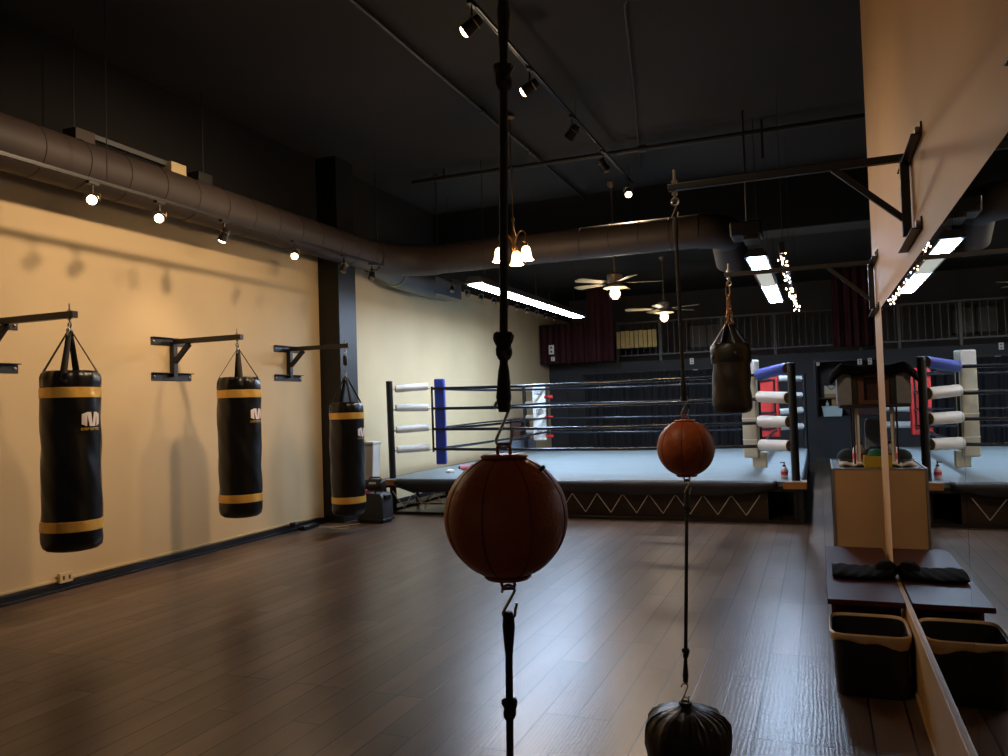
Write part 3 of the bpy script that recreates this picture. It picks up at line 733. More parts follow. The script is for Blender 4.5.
# ------------------------------------------------------------------ ducts and pipes
DZ, DX, DR = 3.655, -5.8, .215
DY = 10.38
du = empty('air_duct', (DX, 4, DZ-DR), 'round sheet-metal duct along the cream wall that elbows across the room', 'duct')
MB().tube([(DX, y, DZ) for y in (Y0, 2, 6, 9.7)], DR, 36).build('duct_run', Mt['duct'], du)
el = MB(); pts = []
for k in range(9):
    a = PI/2*k/8; pts.append((DX + .7*(1-math.cos(a)), 9.68 + .7*math.sin(a), DZ))
el.tube(pts, DR+.012, 36); el.build('elbow', Mt['duct'], du)
MB().tube([(-5.12, DY, DZ), (-3, DY, DZ), (-1.33, DY, DZ)], DR, 36).build('cross_run', Mt['duct'], du)
el = MB(); pts = []
for k in range(8):
    a = PI/2*k/7; pts.append((-1.34 + .32*math.sin(a), DY + .32*(1-math.cos(a)), DZ - .03*k/7))
el.tube(pts, DR+.012, 36); el.build('elbow', Mt['duct'], du)
p_ = Vector(pts[-1])
MB().tube([p_, p_+Vector((.02, .34, -.3))], DR+.004, 36).build('end_run', Mt['duct'], du)
for y in [Y0+.3+.42*k for k in range(29)]:
    if y < 9.6: MB().torus((DX, y, DZ), DR, .006, (0, 1, 0), 36, 6).build('seam_ring', Mt['duct'], du)
for x in [-4.9+.4*k for k in range(9)]: MB().torus((x, DY, DZ), DR, .006, (1, 0, 0), 36, 6).build('seam_ring', Mt['duct'], du)
d2 = du
MB().tube([(-5.84, 9.75, 3.6), (-5.86, 10.6, 3.48), (-5.86, 11.6, 3.45)], .17, 28).build('branch_run', Mt['ductgrey'], d2)
MB().torus((-5.855, 10.45, 3.5), .172, .016, (.0, 1, -.12), 28, 8).build('collar', Mt['steel'], d2)
MB().box(-6.05, -5.7, 11.5, 12.5, 3.34, 3.62).build('duct_box', Mt['ductgrey'], d2, bevel=.01)
def rod(x, y, z0, z1, label, r=.009):
    t = empty('hanger_rod', (x, y, z0), label, 'rod', 'ceiling hanger rods')
    MB().cyl((x, y, z0), (x, y, z1), r, 8).build('threaded_rod', Mt['pipe'], t)
    MB().lathe([(.03, -.02), (.03, 0)], (x, y, z1), 12).build('ceiling_flange', Mt['pipe'], t)
rod(-5.9, 10.0, DZ+DR-.01, CF, 'hanger rod above the elbow of the wall duct')
rod(-5.1, DY, DZ+DR-.01, CF, 'hanger rod at the left end of the cross duct')
def pipe(name, pts, r, label, cat='pipe', joints=()):
    t = empty(name, pts[0], label, cat)
    MB().tube(pts, r, 12).build('pipe_run', Mt['pipe'], t)
    for j in joints:
        d = (Vector(pts[1])-Vector(pts[0])).normalized()
        MB().cyl(Vector(j)-d*.05, Vector(j)+d*.05, r*1.6, 12).build('coupling', Mt['pipe'], t)
    return t
pipe('sprinkler_pipe', [(-3.37, Y0, 4.84), (-3.43, BY, 4.84)], .022, 'long black pipe under the ceiling running away from the camera', joints=[(-3.41, 8.2, 4.84), (-3.42, 9.8, 4.84)])
pp = pipe('cross_pipe', [(-5.38, 10.18, 4.775), (3.9, 10.24, 4.775)], .03, 'long black pipe across the room below the ceiling', joints=[(-2.0, 10.2, 4.775)])
for x in (-4.85, -.51):
    MB().bar((x, 10.16, 4.42 if x > -2 else 4.775), (x, 10.16, CF), .03, .012, (0, 1, 0)).build('hanger_strap', Mt['pipe'], pp)
t = empty('ceiling_cable', (-1.4, 6.6, 4.87), 'thin cable fixed along the dark ceiling', 'cable')
MB().tube([(-.9, 5.6, 4.88), (-1.4, 6.6, 4.87), (-1.75, 8.6, 4.86), (-2.25, 11.3, 4.84)], .009, 8).build('cable_run', Mt['pipe'], t)
# cable tray on top of the wall duct
ct = empty('cable_tray', (-5.86, 5.6, 3.93), 'pale junction boxes and strip on top of the wall duct', 'cable tray')
MB().bar((-5.9, 5.1, 3.99), (-5.9, 6.05, 3.98), .05, .05).build('channel', Mt['ductgrey'], ct, bevel=.004)
for y, m_ in ((5.0, 'duct'), (6.08, 'ivory'), (6.45, 'pipe')):
    MB().box(-5.98, -5.82, y-.1, y+.1, 3.874, 4.0).build('junction_box', Mt[m_], ct, bevel=.006)
for y in (4.95, 6.5): MB().cyl((-5.9, y, 3.98), (-5.9, y, CF), .006, 8).build('hanger_rod', Mt['pipe'], ct)

# ------------------------------------------------------------------ track lights
LIGHTS = []
def add_spot(loc, aim, power, angle, col, parent, blend=.9, size=.13):
    l = bpy.data.lights.new('spot_lamp', 'SPOT'); l.energy = power; l.color = col; l.spot_size = math.radians(angle); l.spot_blend = blend; l.shadow_soft_size = size
    o = bpy.data.objects.new('spot_lamp', l); C.objects.link(o)
    q = (Vector(aim)-Vector(loc)).to_track_quat('-Z', 'Y')
    o.parent = parent; o.location = Vector(loc)-ORG[parent]; o.rotation_euler = q.to_euler()
    return o
def add_point(loc, power, col, parent, size=.05):
    l = bpy.data.lights.new('bulb_lamp', 'POINT'); l.energy = power; l.color = col; l.shadow_soft_size = size
    o = bpy.data.objects.new('bulb_lamp', l); C.objects.link(o); o.parent = parent; o.location = Vector(loc)-ORG[parent]
    return o
WARM = (1.0, .71, .45)
def rail(x, y0, y1, z, label, drops=()):
    t = empty('track_rail', (x, (y0+y1)/2, z), label, 'light track', 'light track rails')
    m = MB(); m.box(x-.018, x+.018, y0, y1, z, z+.02); m.box(x-.018, x-.01, y0, y1, z-.008, z+.002); m.box(x+.01, x+.018, y0, y1, z-.008, z+.002)
    m.build('rail', Mt['blackpaint'], t)
    MB().box(x-.02, x+.02, y1-.03, y1+.02, z-.01, z+.024).build('end_cap', Mt['blackpaint'], t, bevel=.003)
    for (y, zc) in drops: MB().cyl((x, y, z+.02), (x, y, zc), .004, 6).build('hanging_wire', Mt['pipe'], t)
    return t
def head(x, y, z, aim, lit, label, group, power=0, angle=70, s=1.0, col=WARM):
    t = empty('track_spotlight', (x, y, z), label, 'spotlight', group)
    MB().box(x-.02, x+.02, y-.05, y+.05, z-.03, z-.002).build('adapter', Mt['blackpaint'], t, bevel=.003)
    MB().cyl((x, y, z-.03), (x, y, z-.11*s), .008, 8).build('stem', Mt['blackpaint'], t)
    c = Vector((x, y, z-.15*s)); d = (Vector(aim)-c).normalized()
    b = MB(); R = .045*s
    b.tube([c-d*.07*s, c-d*.065*s, c-d*.03*s, c+d*.055*s, c+d*.06*s, c+d*.06*s, c+d*.045*s], [R*.5, R*.75, R*.85, R, R*1.05, R*.92, R*.86], 20, cap=True)
    b.build('housing', Mt['blackpaint'] if not lit else Mt['blackpaint'], t)
    y_ = MB(); sx = d.cross(Vector((0, 0, 1))).normalized()
    y_.tube([c+sx*R*1.1, c+sx*R*1.15+Vector((0, 0, .05*s)), c+Vector((0, 0, .06*s)), c-sx*R*1.15+Vector((0, 0, .05*s)), c-sx*R*1.1], .004, 6)
    y_.torus(c-d*.03*s, R*.95, .005, d, 18, 6)
    y_.build('yoke', Mt['chrome'], t)
    l = MB(); l.tube([c+d*.046*s, c+d*.066*s, c+d*.076*s, c+d*.08*s], [R*.88, R*.8, R*.5, R*.1], 20); l.build('lens', Mt['lens_lit' if lit else 'lens_off'], t)
    if lit and power: add_spot(c+d*.1*s, aim, power, angle, col, t)
    return t
# rail across the middle ceiling
rail(-2.4, -1.0, 11.35, 4.66, 'black light track hung under the dark ceiling', drops=((11.2, CF), (8.5, CF), (5.6, CF), (2, CF)))
G = 'spotlights on the ceiling track'
head(-2.4, 5.61, 4.66, (-6.2, 5.3, 2.1), True, 'lit spotlight on the ceiling track, nearest the top of the photo', G, 330, 82, 1.25)
head(-2.4, 6.95, 4.66, (-6.2, 6.6, 2.3), True, 'lit spotlight on the ceiling track, second along from the top', G, 170, 80, 1.25)
head(-2.4, 8.33, 4.66, (-5, 9.5, 2.0), False, 'unlit spotlight on the ceiling track just beyond the second lit one', G, s=1.25)
head(-2.4, 9.68, 4.66, (-1, 11, 2.0), False, 'unlit spotlight on the ceiling track next to its far lit end', G, s=1.25)
head(-2.4, 11.09, 4.66, (-1.4, 7.6, .8), True, 'lit spotlight at the far end of the ceiling track', G, 170, 95, 1.25)
head(-2.4, 4.1, 4.66, (-6.2, 3.7, 2.0), True, 'lit spotlight on the ceiling track above the frame', G, 190, 75, 1.25)
head(-2.4, 2.6, 4.66, (.3, 6.7, .7), True, 'added unseen spotlight above the frame brightening the display case', G, 230, 64, 1.25)  # unseen head added as front fill for the display case and low table
head(-2.4, 1.3, 4.66, (.41, 3.8, 3.1), True, 'added unseen spotlight above the frame brightening the tan wall over the mirrors', G, 55, 75, 1.25)  # extra unseen head, added to light the upper part of the tan wall
# rail along the cream wall
rail(-5.3, -1.0, 9.1, 3.38, 'black light track running in front of the wall duct', drops=((9.0, CF), (4.75, CF), (1, CF)))
G = 'spotlights on the track by the cream wall'
head(-5.3, 4.61, 3.38, (-1.4, .3, 1.6), True, 'brightest lit spotlight in front of the wall duct, leftmost', G, 22, 90)
head(-5.3, 5.3, 3.38, (-2.4, 1.6, 1.6), True, 'lit spotlight in front of the wall duct, second from the left', G, 22, 90)
head(-5.3, 6.11, 3.38, (-5.95, 6.1, 2.0), True, 'lit spotlight in front of the wall duct, third from the left', G, 26, 80)
head(-5.3, 7.23, 3.38, (-4.2, 5.2, 1.6), True, 'lit spotlight in front of the wall duct, nearest the pilaster', G, 22, 80)
head(-5.3, 8.2, 3.38, (-5.7, 7.6, 1.2), False, 'unlit spotlight seen against the black pilaster', G)
head(-5.3, 8.85, 3.38, (-5.0, 7.8, 1.2), False, 'unlit spotlight at the far end of the wall track', G)
# rail beyond the elbow, over the left side of the ring
rail(-5.5, 11.4, 17.4, 3.56, 'black light track over the left side of the ring', drops=((11.6, CF), (17.2, CR)))
for k in range(10):
    y = 11.69 + k*.6
    head(-5.5, y, 3.56, (-5.2 + .3*math.sin(k*2), y-.6, 2.6), False, 'unlit spotlight in the row over the left side of the ring', 'ten unlit spotlights over the left side of the ring', s=.95)

# ------------------------------------------------------------------ fluorescent fixtures
def fluorescent(x, y0, y1, z, label, segs, w=.19):
    t = empty('fluorescent_fixture', (x, (y0+y1)/2, z), label, 'ceiling light', 'long fluorescent fixtures over the ring')
    h = MB(); n = 12
    h.poly([(x-w*.72, y0-.08, z+.005), (x-w*.6, y0-.08, z+.05), (x-w*.4, y0-.08, z+.1), (x+w*.4, y0-.08, z+.1), (x+w*.6, y0-.08, z+.05), (x+w*.72, y0-.08, z+.005)], (0, y1-y0+.16, 0))
    h.build('housing', Mt['blackpaint'], t, bevel=.004)
    for sx in (-1, 1): MB().box(x+sx*w*.62-.006, x+sx*w*.62+.006, y0, y1, z-.004, z+.012).build('side_strip', Mt['alu'], t)
    for (a, b, on) in segs:
        m = MB(); m.box(x-w/2, x+w/2, y0+(y1-y0)*a, y0+(y1-y0)*b, z-.014, z+.004)
        m.build('diffuser', Mt['fluo' if on else 'fluo_dim'], t)
    for k in (.06, .5, .94):
        y = y0+(y1-y0)*k
        MB().cyl((x, y, z+.1), (x, y, CF if y < BY else (4.0 if y < BY+.6 else CR)), .004, 6).build('hanging_wire', Mt['pipe'], t)
    return t
fluorescent(-4.23, 9.75, 14.68, 3.13, 'long lit fluorescent fixture over the left side of the ring', ((0, .5, True), (.502, 1, True)))
fluorescent(-.61, 9.75, 14.5, 3.13, 'long fluorescent fixture over the right side of the ring with a dim middle panel', ((0, .245, True), (.25, .54, False), (.545, 1, True)))
t = empty('projector_box', (-.70, 9.75, 3.3), 'black box hung above the near end of the right fluorescent fixture', 'equipment box')
MB().box(-.88, -.53, 9.52, 9.94, 3.37, 3.54).build('box_body', Mt['blackpaint'], t, bevel=.02)
MB().box(-.74, -.56, 9.53, 9.93, 3.32, 3.37).build('vent_strip', Mt['ductgrey'], t, bevel=.004)
for k in range(5): MB().box(-.72+k*.03, -.705+k*.03, 9.522, 9.53, 3.325, 3.365).build('vent_fin', Mt['blackpaint'], t)
MB().cyl((-.70, 9.73, 3.54), (-.70, 9.73, CF), .012, 8).build('hanger', Mt['pipe'], t)

# bundle of string lights
t = empty('string_light_bundle', (-.28, 11, 2.8), 'coiled bundle of warm string lights beside the right fluorescent fixture', 'string lights')
P0, P1 = Vector((-.30, 9.06, 3.03)), Vector((-.24, 12.9, 2.80))
cd = []
for k in range(200):
    f = k/199; p = P0.lerp(P1, f); a = k*.62
    cd.append(p + Vector((.028*math.cos(a), 0, .028*math.sin(a) - .05*math.sin(PI*f))))
MB().tube(cd, .005, 5).build('cord', Mt['blackpaint'], t)
for k in range(84):
    f = (k+.5)/84
    if .3 < f < .47 and k % 3: continue
    i = int(f*199); p = cd[i] + Vector((random.uniform(-.035, .035), random.uniform(-.03, .03), random.uniform(-.04, .03)))
    MB().lathe([(0, -.011), (.005, -.008), (.0075, 0), (.006, .008), (.0, .011)], p, 8, cap=False).build('bulb', Mt['bulb_lit'], t)
MB().box(P0.x-.03, P0.x+.03, P0.y-.08, P0.y-.01, P0.z, P0.z+.12).build('plug_block', Mt['blackpaint'], t, bevel=.005)
for f in (.05, .5, .95):
    p = P0.lerp(P1, f); MB().cyl(p, (p.x, p.y, CF if p.y < BY else 4.0), .003, 6).build('hanging_wire', Mt['pipe'], t)

# ------------------------------------------------------------------ chandelier
CXc, CYc, CZ = -3.235, 8.6, 3.265
t = empty('chandelier', (CXc, CYc, CZ), 'lit three-light chandelier with bell glass shades below the ceiling', 'chandelier')
MB().cyl((CXc, CYc, CZ+.42), (CXc, CYc, CF-.03), .006, 8).build('stem', Mt['brass'], t)
MB().lathe([(.06, 0), (.06, .02), (.02, .04)], (CXc, CYc, CF-.04), 20).build('canopy', Mt['brass'], t)
MB().lathe([(0, -.05), (.015, -.045), (.03, -.01), (.018, .03), (.03, .07), (.045, .12), (.03, .16), (.012, .2), (.012, .3), (.022, .33), (.01, .36), (0, .36)], (CXc, CYc, CZ+.06), 20, cap=False).build('hub', Mt['brass'], t)
for k in range(3):
    a = math.radians(-40+120*k); d = Vector((.93*math.cos(a)-.37*math.sin(a), .37*math.cos(a)+.93*math.sin(a), 0))
    pts = [Vector((CXc, CYc, CZ+.16)) + d*.03]
    for q in range(10):
        b = PI*.75 - PI*1.1*q/9
        pts.append(Vector((CXc, CYc, CZ+.17)) + d*(.12+.06*math.cos(b)) + Vector((0, 0, .07*math.sin(b))))
    pts.append(Vector((CXc, CYc, CZ+.1)) + d*.18)
    ar = MB().tube(pts, .008, 8).build('arm', Mt['brass'], t)
    c = Vector((CXc, CYc, CZ)) + d*.18
    MB().lathe([(0, .09), (.02, .09), (.024, .05), (.03, .035), (0, .035)], c, 16, cap=False).build('socket', Mt['brass'], ar)
    sh = MB().lathe([(.026, .05), (.044, .035), (.054, .0), (.06, -.045), (.07, -.09), (.087, -.112), (.084, -.113), (.066, -.09), (.054, -.045), (.044, 0)], c, 24, cap=False).build('glass_shade', Mt['shade_lit'], ar)
    add_point(c + Vector((0, 0, -.17)), 26, (1, .72, .44), t, .06)

# ------------------------------------------------------------------ ceiling fans
def fan(x, y, z, zc, rot, label, D=.76):
    t = empty('ceiling_fan', (x, y, z), label, 'ceiling fan', 'ceiling fans beyond the cross duct')
    MB().cyl((x, y, z+.3), (x, y, zc-.02), .014, 10).build('downrod', Mt['fanmetal'], t)
    MB().lathe([(.07, 0), (.065, -.04), (.03, -.08), (.015, -.09)], (x, y, zc), 20).build('canopy', Mt['fanmetal'], t)
    MB().lathe([(.04, .13), (.1, .14), (.12, .17), (.12, .28), (.08, .31), (.02, .32)], (x, y, z), 24).build('motor', Mt['fanmetal'], t)
    for k in range(5):
        a = rot + k*2*PI/5; d = Vector((math.cos(a), math.sin(a), 0)); s = Vector((-d.y, d.x, .2)).normalized(); c0 = Vector((x, y, z+.16))
        def bl(i, j):
            r = .2 + (D-.2)*i; wd = .055 + .03*i; 
            if i > .9: wd *= 1-.5*((i-.9)/.1)**2
            return c0 + d*r + s*(j-.5)*2*wd
        m = MB(); m.grid(bl, 12, 2); o = m.build('blade', Mt['fanwood'], t); so = o.modifiers.new('thick', 'SOLIDIFY'); so.thickness = .008
        MB().bar(c0+d*.09, c0+d*.26, .03, .006).build('blade_iron', Mt['fanmetal'], t)
    MB().lathe([(.0, .13), (.16, .1), (.19, .075), (.17, .07), (.05, .05), (0, .05)], (x, y, z), 28, cap=False).build('light_plate', Mt['fanwood'], t)
    MB().lathe([(0, -.085), (.03, -.08), (.065, -.05), (.078, -.01), (.07, .03), (.05, .06), (0, .06)], (x, y, z), 20, cap=False).build('globe', Mt['globe_lit'], t)
    cg = MB()
    for k in range(4):
        a = k*PI/4; cg.tube([Vector((x, y, z-.008)) + Vector((math.cos(a)*math.cos(b), math.sin(a)*math.cos(b), math.sin(b)))*.092 for b in [PI*1.0*q/14 + PI for q in range(15)]], .003, 5)
    cg.torus((x, y, z-.01), .092, .003, (0, 0, 1), 24, 5); cg.build('cage', Mt['fanmetal'], t)
    add_point((x, y, z-.14), 26, (1, .8, .58), t, .07)
fan(-2.86, 12.0, 3.17, 4.9, .3, 'lit ceiling fan hanging just beyond the cross duct', .74)
fan(-2.7, 15.3, 3.09, CR, .9, 'lit ceiling fan on a long rod farther back', .74)

# ------------------------------------------------------------------ balcony, curtains, back of the room
t = empty('balcony_railing', (-2.0, YB, 2.42), 'dark steel balcony railing above the back wall', 'railing')
ZB, ZT = 2.55, 3.33
for z, h in ((ZB, .035), (ZT, .04)): MB().box(-4.45, 3.9, YB+.02, YB+.06, z, z+h).build('rail_bar', Mt['rail'], t)
for k in range(57):
    x = -4.4 + k*.145
    if x > 3.85: break
    MB().box(x-.007, x+.007, YB+.033, YB+.047, ZB+.03, ZT).build('baluster', Mt['rail'], t)
for x in (-4.45, -3.42, -2.0, -.85, .9, 2.6): MB().box(x-.03, x+.03, YB+.01, YB+.07, 2.42, ZT+.04).build('post', Mt['rail'], t)
t = empty('slat_panel', (-3.98, YB-.02, 2.75), 'pale wooden slat panel fixed to the balcony railing', 'wood panel')
for k in range(9):
    x = -4.46 + k*.108
    MB().box(x, x+(.098 if k % 3 else .09), YB-.02, YB+.012, 2.745+.004*(k % 2), 3.15+.006*(k % 3)).build('slat', Mt['slat'], t, bevel=.003)
MB().box(-4.46, -3.5, YB+.012, YB+.02, 2.9, 2.96).build('batten', Mt['wood_dark'], t)
def curtain(name, x0, x1, y, z0, z1, m, folds, label, axis='X'):
    c = MB()
    def g(i, j):
        u = x0+(x1-x0)*i; v = z0+(z1-z0)*j
        dy = .05*math.sin(folds*2*PI*i) + .02*math.sin(folds*4.7*PI*i+1) 
        dy *= (.7+.3*(1-j))
        return (u, y+dy, v) if axis == 'X' else (y+dy, u, v)
    c.grid(g, int(folds*14), 6)
    o = c.build(name, m); s = o.modifiers.new('thick', 'SOLIDIFY'); s.thickness = .01
    return tag(o, label, 'curtain')
curtain('burgundy_curtain', -6.17, -4.5, 17.95, 2.42, 3.36, Mt['burgundy'], 11, 'dark burgundy curtain at the left of the balcony')
curtain('burgundy_curtain', -4.95, -4.34, 17.86, 2.42, CR-.05, Mt['burgundy'], 4, 'tall burgundy curtain strip beside the slat panel')
curtain('burgundy_curtain', .35, 2.2, 18.55, 2.5, CR-.05, Mt['burgundy'], 10, 'dark burgundy curtain at the right of the balcony')
curtain('black_drape', -5.25, -1.45, 18.5, .05, 2.14, Mt['drape'], 17, 'black pleated drape along the back wall behind the ring')
t = empty('drape_rod', (-3.3, 18.5, 2.17), 'thin rod carrying the black drape', 'curtain rod')
MB().cyl((-5.3, 18.5, 2.17), (-1.4, 18.5, 2.17), .014, 10).build('rod', Mt['rail'], t)
for x in (-5.28, -3.3, -1.42): MB().box(x-.01, x+.01, 18.49, YB, 2.15, 2.19).build('rod_bracket', Mt['rail'], t)
t = empty('rear_door', (-5.5, YB-.03, 0), 'dark door in the back wall left of the drape', 'door')
MB().box(-5.74, -5.34, YB-.03, YB-.002, .0, 2.12).build('door_leaf', Mt['blackpaint'], t, bevel=.004)
f = MB(); f.box(-5.79, -5.74, YB-.045, YB-.002, 0, 2.18); f.box(-5.34, -5.29, YB-.045, YB-.002, 0, 2.18); f.box(-5.74, -5.34, YB-.045, YB-.002, 2.12, 2.18)
f.build('door_frame', Mt['blackwall'], t)
def outlet(x, y, z, w, h, label, ax='Y', m='plastic_white', d=.012):
    t = empty('wall_outlet', (x, y, z), label, 'outlet', 'white wall outlets and switches')
    if ax == 'Y':
        MB().box(x-w/2, x+w/2, y-d, y, z-h/2, z+h/2).build('plate', Mt[m], t, bevel=.003)
        for q in (-1, 1): MB().box(x-w*.18, x+w*.18, y-d-.002, y-d, z+q*h*.22-h*.09, z+q*h*.22+h*.09).build('socket', Mt['blackpaint'], t)
    else:
        MB().box(x, x+d, y-w/2, y+w/2, z-h/2, z+h/2).build('plate', Mt[m], t, bevel=.003)
        for q in (-1, 1): MB().box(x+d, x+d+.002, y+q*w*.22-w*.07, y+q*w*.22+w*.07, z-h*.2, z+h*.2).build('socket', Mt['brownboard'], t)
outlet(XL+.022, 5.02, .115, .13, .085, 'ivory double outlet low on the cream wall right of the nearest bag', 'X', 'ivory', .035)
o_y = 17.8
outlet(-5.82, 17.78, 2.75, .13, .22, 'white box with two dark sockets hanging on the burgundy curtain')
outlet(-5.79, 17.78, 2.53, .09, .1, 'small white plate under the white box on the burgundy curtain')
t = empty('hanging_cable', (-5.83, 17.8, 2.86), 'thin cable dropping to the white box on the burgundy curtain', 'cable')
MB().cyl((-5.83, 17.79, 2.86), (-5.83, 17.79, CR), .008, 6).build('cable_run', Mt['greywall'], t)
outlet(-2.70, YB-.002, 2.36, .09, .14, 'white switch plate high on the back wall just under the railing')
outlet(-2.63, YB-.002, 2.08, .11, .17, 'white outlet plate on the back wall above the ropes')

# pass-through contents
t = empty('pantry_shelf', (.6, 19.3, 1.0), 'dark shelving seen through the opening in the back wall', 'shelf')
for z in (1.0, 1.42): MB().box(-.02, 1.33, 18.87, 19.5, z-.03, z).build('shelf_board', Mt['wood_dark'], t)
for x in (-.03, 1.31): MB().box(x, x+.03, 18.87, 19.5, .95, 2.25).build('side_panel', Mt['wood_dark'], t)
MB().box(-.03, 1.34, 19.5, 19.53, .95, 2.25).build('back_panel', Mt['brownboard'], t)
t = empty('storage_tub', (.28, 19.0, 1.0), 'pale mint tub in the opening of the back wall', 'tub')
MB().poly([(.09, 18.9, 1.0), (.47, 18.9, 1.0), (.49, 18.9, 1.2), (.07, 18.9, 1.2)], (0, .3, 0)).build('tub_body', Mt['paleblue'], t, bevel=.01)
MB().box(.06, .5, 18.89, 19.21, 1.2, 1.225).build('rim', Mt['paleblue'], t, bevel=.004)
t = empty('carton', (.25, 19, 1.42), 'small tan carton with dark blue cloth on the shelf in the opening', 'box')
MB().box(.13, .37, 18.9, 19.1, 1.42+.08, 1.68).build('carton_body', Mt['aged_vinyl'], t, bevel=.004); MB().box(.13, .37, 18.9, 19.1, 1.42, 1.5).build('carton_base', Mt['card'], t)
m = MB(); m.grid(lambda i, j: (.12+.26*i, 18.885+.2*j, 1.69+.03*math.sin(7*i)-.08*(1-j)**3*(1-abs(i-.5)*2)), 10, 6); o = m.build('cloth', Mt['bluecloth'], t); so = o.modifiers.new('thick', 'SOLIDIFY'); so.thickness = .01
t = empty('jar', (.33, 19.05, 1.225), 'brown jar standing on the mint tub', 'jar')
MB().lathe([(0, 0), (.055, 0), (.06, .01), (.06, .15), (.045, .17), (.045, .175), (0, .175)], (.33, 19.02, 1.226), 18, cap=False).build('jar_body', Mt['card'], t)
t = empty('spray_bottle', (.18, 19, 1.226), 'small white bottle beside the brown jar', 'bottle')
MB().lathe([(0, 0), (.03, 0), (.032, .01), (.032, .07), (.012, .1), (.012, .13), (0, .13)], (.18, 19, 1.226), 14, cap=False).build('bottle_body', Mt['plastic_white'], t)
outlet(0.02, YB-.032, 2.16, .07, .07, 'tiny white plate at the upper left corner of the opening')
outlet(.86, YB-.032, 2.17, .09, .12, 'white plate above the opening, left of a pair')
outlet(1.06, YB-.032, 2.17, .08, .14, 'white plate above the opening, right of a pair')

# things beside the ring, along the left wall
t = empty('side_cupboard', (-5.95, 16.4, 0), 'pale grey cupboard by the left wall behind the ring', 'cupboard')
MB().box(-6.18, -5.9, 15.2, 16.7, 0, .72).build('cupboard_body', Mt['greyboard'], t, bevel=.006)
for y in (15.7, 16.2): MB().box(-5.9, -5.888, y-.23, y+.23, .06, .68).build('door', Mt['greyboard'], t, bevel=.003)
t = empty('wooden_crate', (-6.0, 16.1, .72), 'brown wooden crate on the grey cupboard behind the ring', 'crate')
MB().box(-6.17, -5.93, 15.85, 16.4, .725, .76).build('crate_base', Mt['brownboard'], t)
for z in (.78, .93, 1.08): MB().box(-5.95, -5.93, 15.85, 16.4, z, z+.11).build('slat', Mt['brownboard'], t)
for y in (15.85, 16.38): MB().box(-6.17, -5.93, y, y+.02, .76, 1.19).build('end_panel', Mt['brownboard'], t)
MB().box(-6.17, -6.15, 15.85, 16.4, .76, 1.19).build('back_slat', Mt['brownboard'], t)

# toolbox, portable speaker and white bin by the pilaster
TX, TY = -5.50, 9.12
t = empty('equipment_case', (TX, TY, 0), 'dark grey moulded carry case on the floor by the third heavy bag', 'case')
MB().poly([(TX-.19, TY-.14, .0), (TX+.17, TY-.14, .0), (TX+.19, TY-.14, .05), (TX+.18, TY-.14, .33), (TX+.14, TY-.14, .385), (TX-.15, TY-.14, .385), (TX-.19, TY-.14, .34)], (0, .28, 0)).build('case_body', Mt['toolbox'], t, bevel=.018, bseg=3)
MB().box(TX-.2, TX+.2, TY-.15, TY+.15, .03, .055).build('base_rib', Mt['black_plast'], t, bevel=.006)
MB().box(TX+.14, TX+.2, TY-.08, TY+.08, .31, .36).build('latch', Mt['black_plast'], t, bevel=.006)
m = MB(); m.tube([(TX+.05, TY-.09, .38), (TX+.06, TY-.09, .415), (TX+.06, TY+.07, .415), (TX+.05, TY+.07, .38)], .012, 8); m.build('handle', Mt['black_plast'], t)
t = empty('red_lid', (TX-.13, TY-.08, .386), 'red plastic lid on the left end of the carry case', 'lid')
MB().box(TX-.19, TX-.06, TY-.15, TY+.0, .387, .425).build('lid_plate', Mt['red_plast'], t, bevel=.01)
t = empty('boombox', (TX, TY, .4), 'black cylindrical portable speaker lying on the carry case', 'speaker')
c0 = Vector((TX-.02, TY-.1, .502)); 
MB().lathe([(0, -.02), (.05, -.02), (.062, -.012), (.07, 0), (.076, .03), (.076, .19), (.07, .22), (.062, .235), (.05, .24), (0, .24)], (TX-.02, TY-.14, .504), 28, axis='X', cap=False).build('speaker_body', Mt['black_plast'], t)
for x in (-.04, .22): MB().lathe([(0, 0), (.055, 0), (.066, .01), (.055, .02), (0, .02)], (TX-.02+x-.01, TY-.14, .504), 24, axis='X', cap=False).build('speaker_cone', Mt['webbing'], t)
MB().box(TX+.04, TX+.14, TY-.222, TY-.21, .52, .545).build('badge', Mt['alu'], t)
MB().tube([(TX+.0, TY-.14, .575), (TX+.03, TY-.14, .6), (TX+.15, TY-.14, .6), (TX+.18, TY-.14, .575)], .01, 8).build('handle', Mt['black_plast'], t)
m = MB(); m.box(TX-.03, TX+.21, TY-.17, TY-.11, .417, .433); m.build('cradle', Mt['black_plast'], t)
t = empty('white_bin', (-5.97, 9.78, 0), 'tall white tapered bin between the pilaster and the ring post', 'bin')
MB().poly([(-6.05, 9.68, 0), (-5.9, 9.68, 0), (-5.85, 9.68, .985), (-6.12, 9.68, .985)], (0, .2, 0)).build('bin_body', Mt['plastic_white'], t, bevel=.012)
MB().box(-6.13, -5.84, 9.66, 9.9, .985, 1.03).build('rim', Mt['plastic_white'], t, bevel=.012)
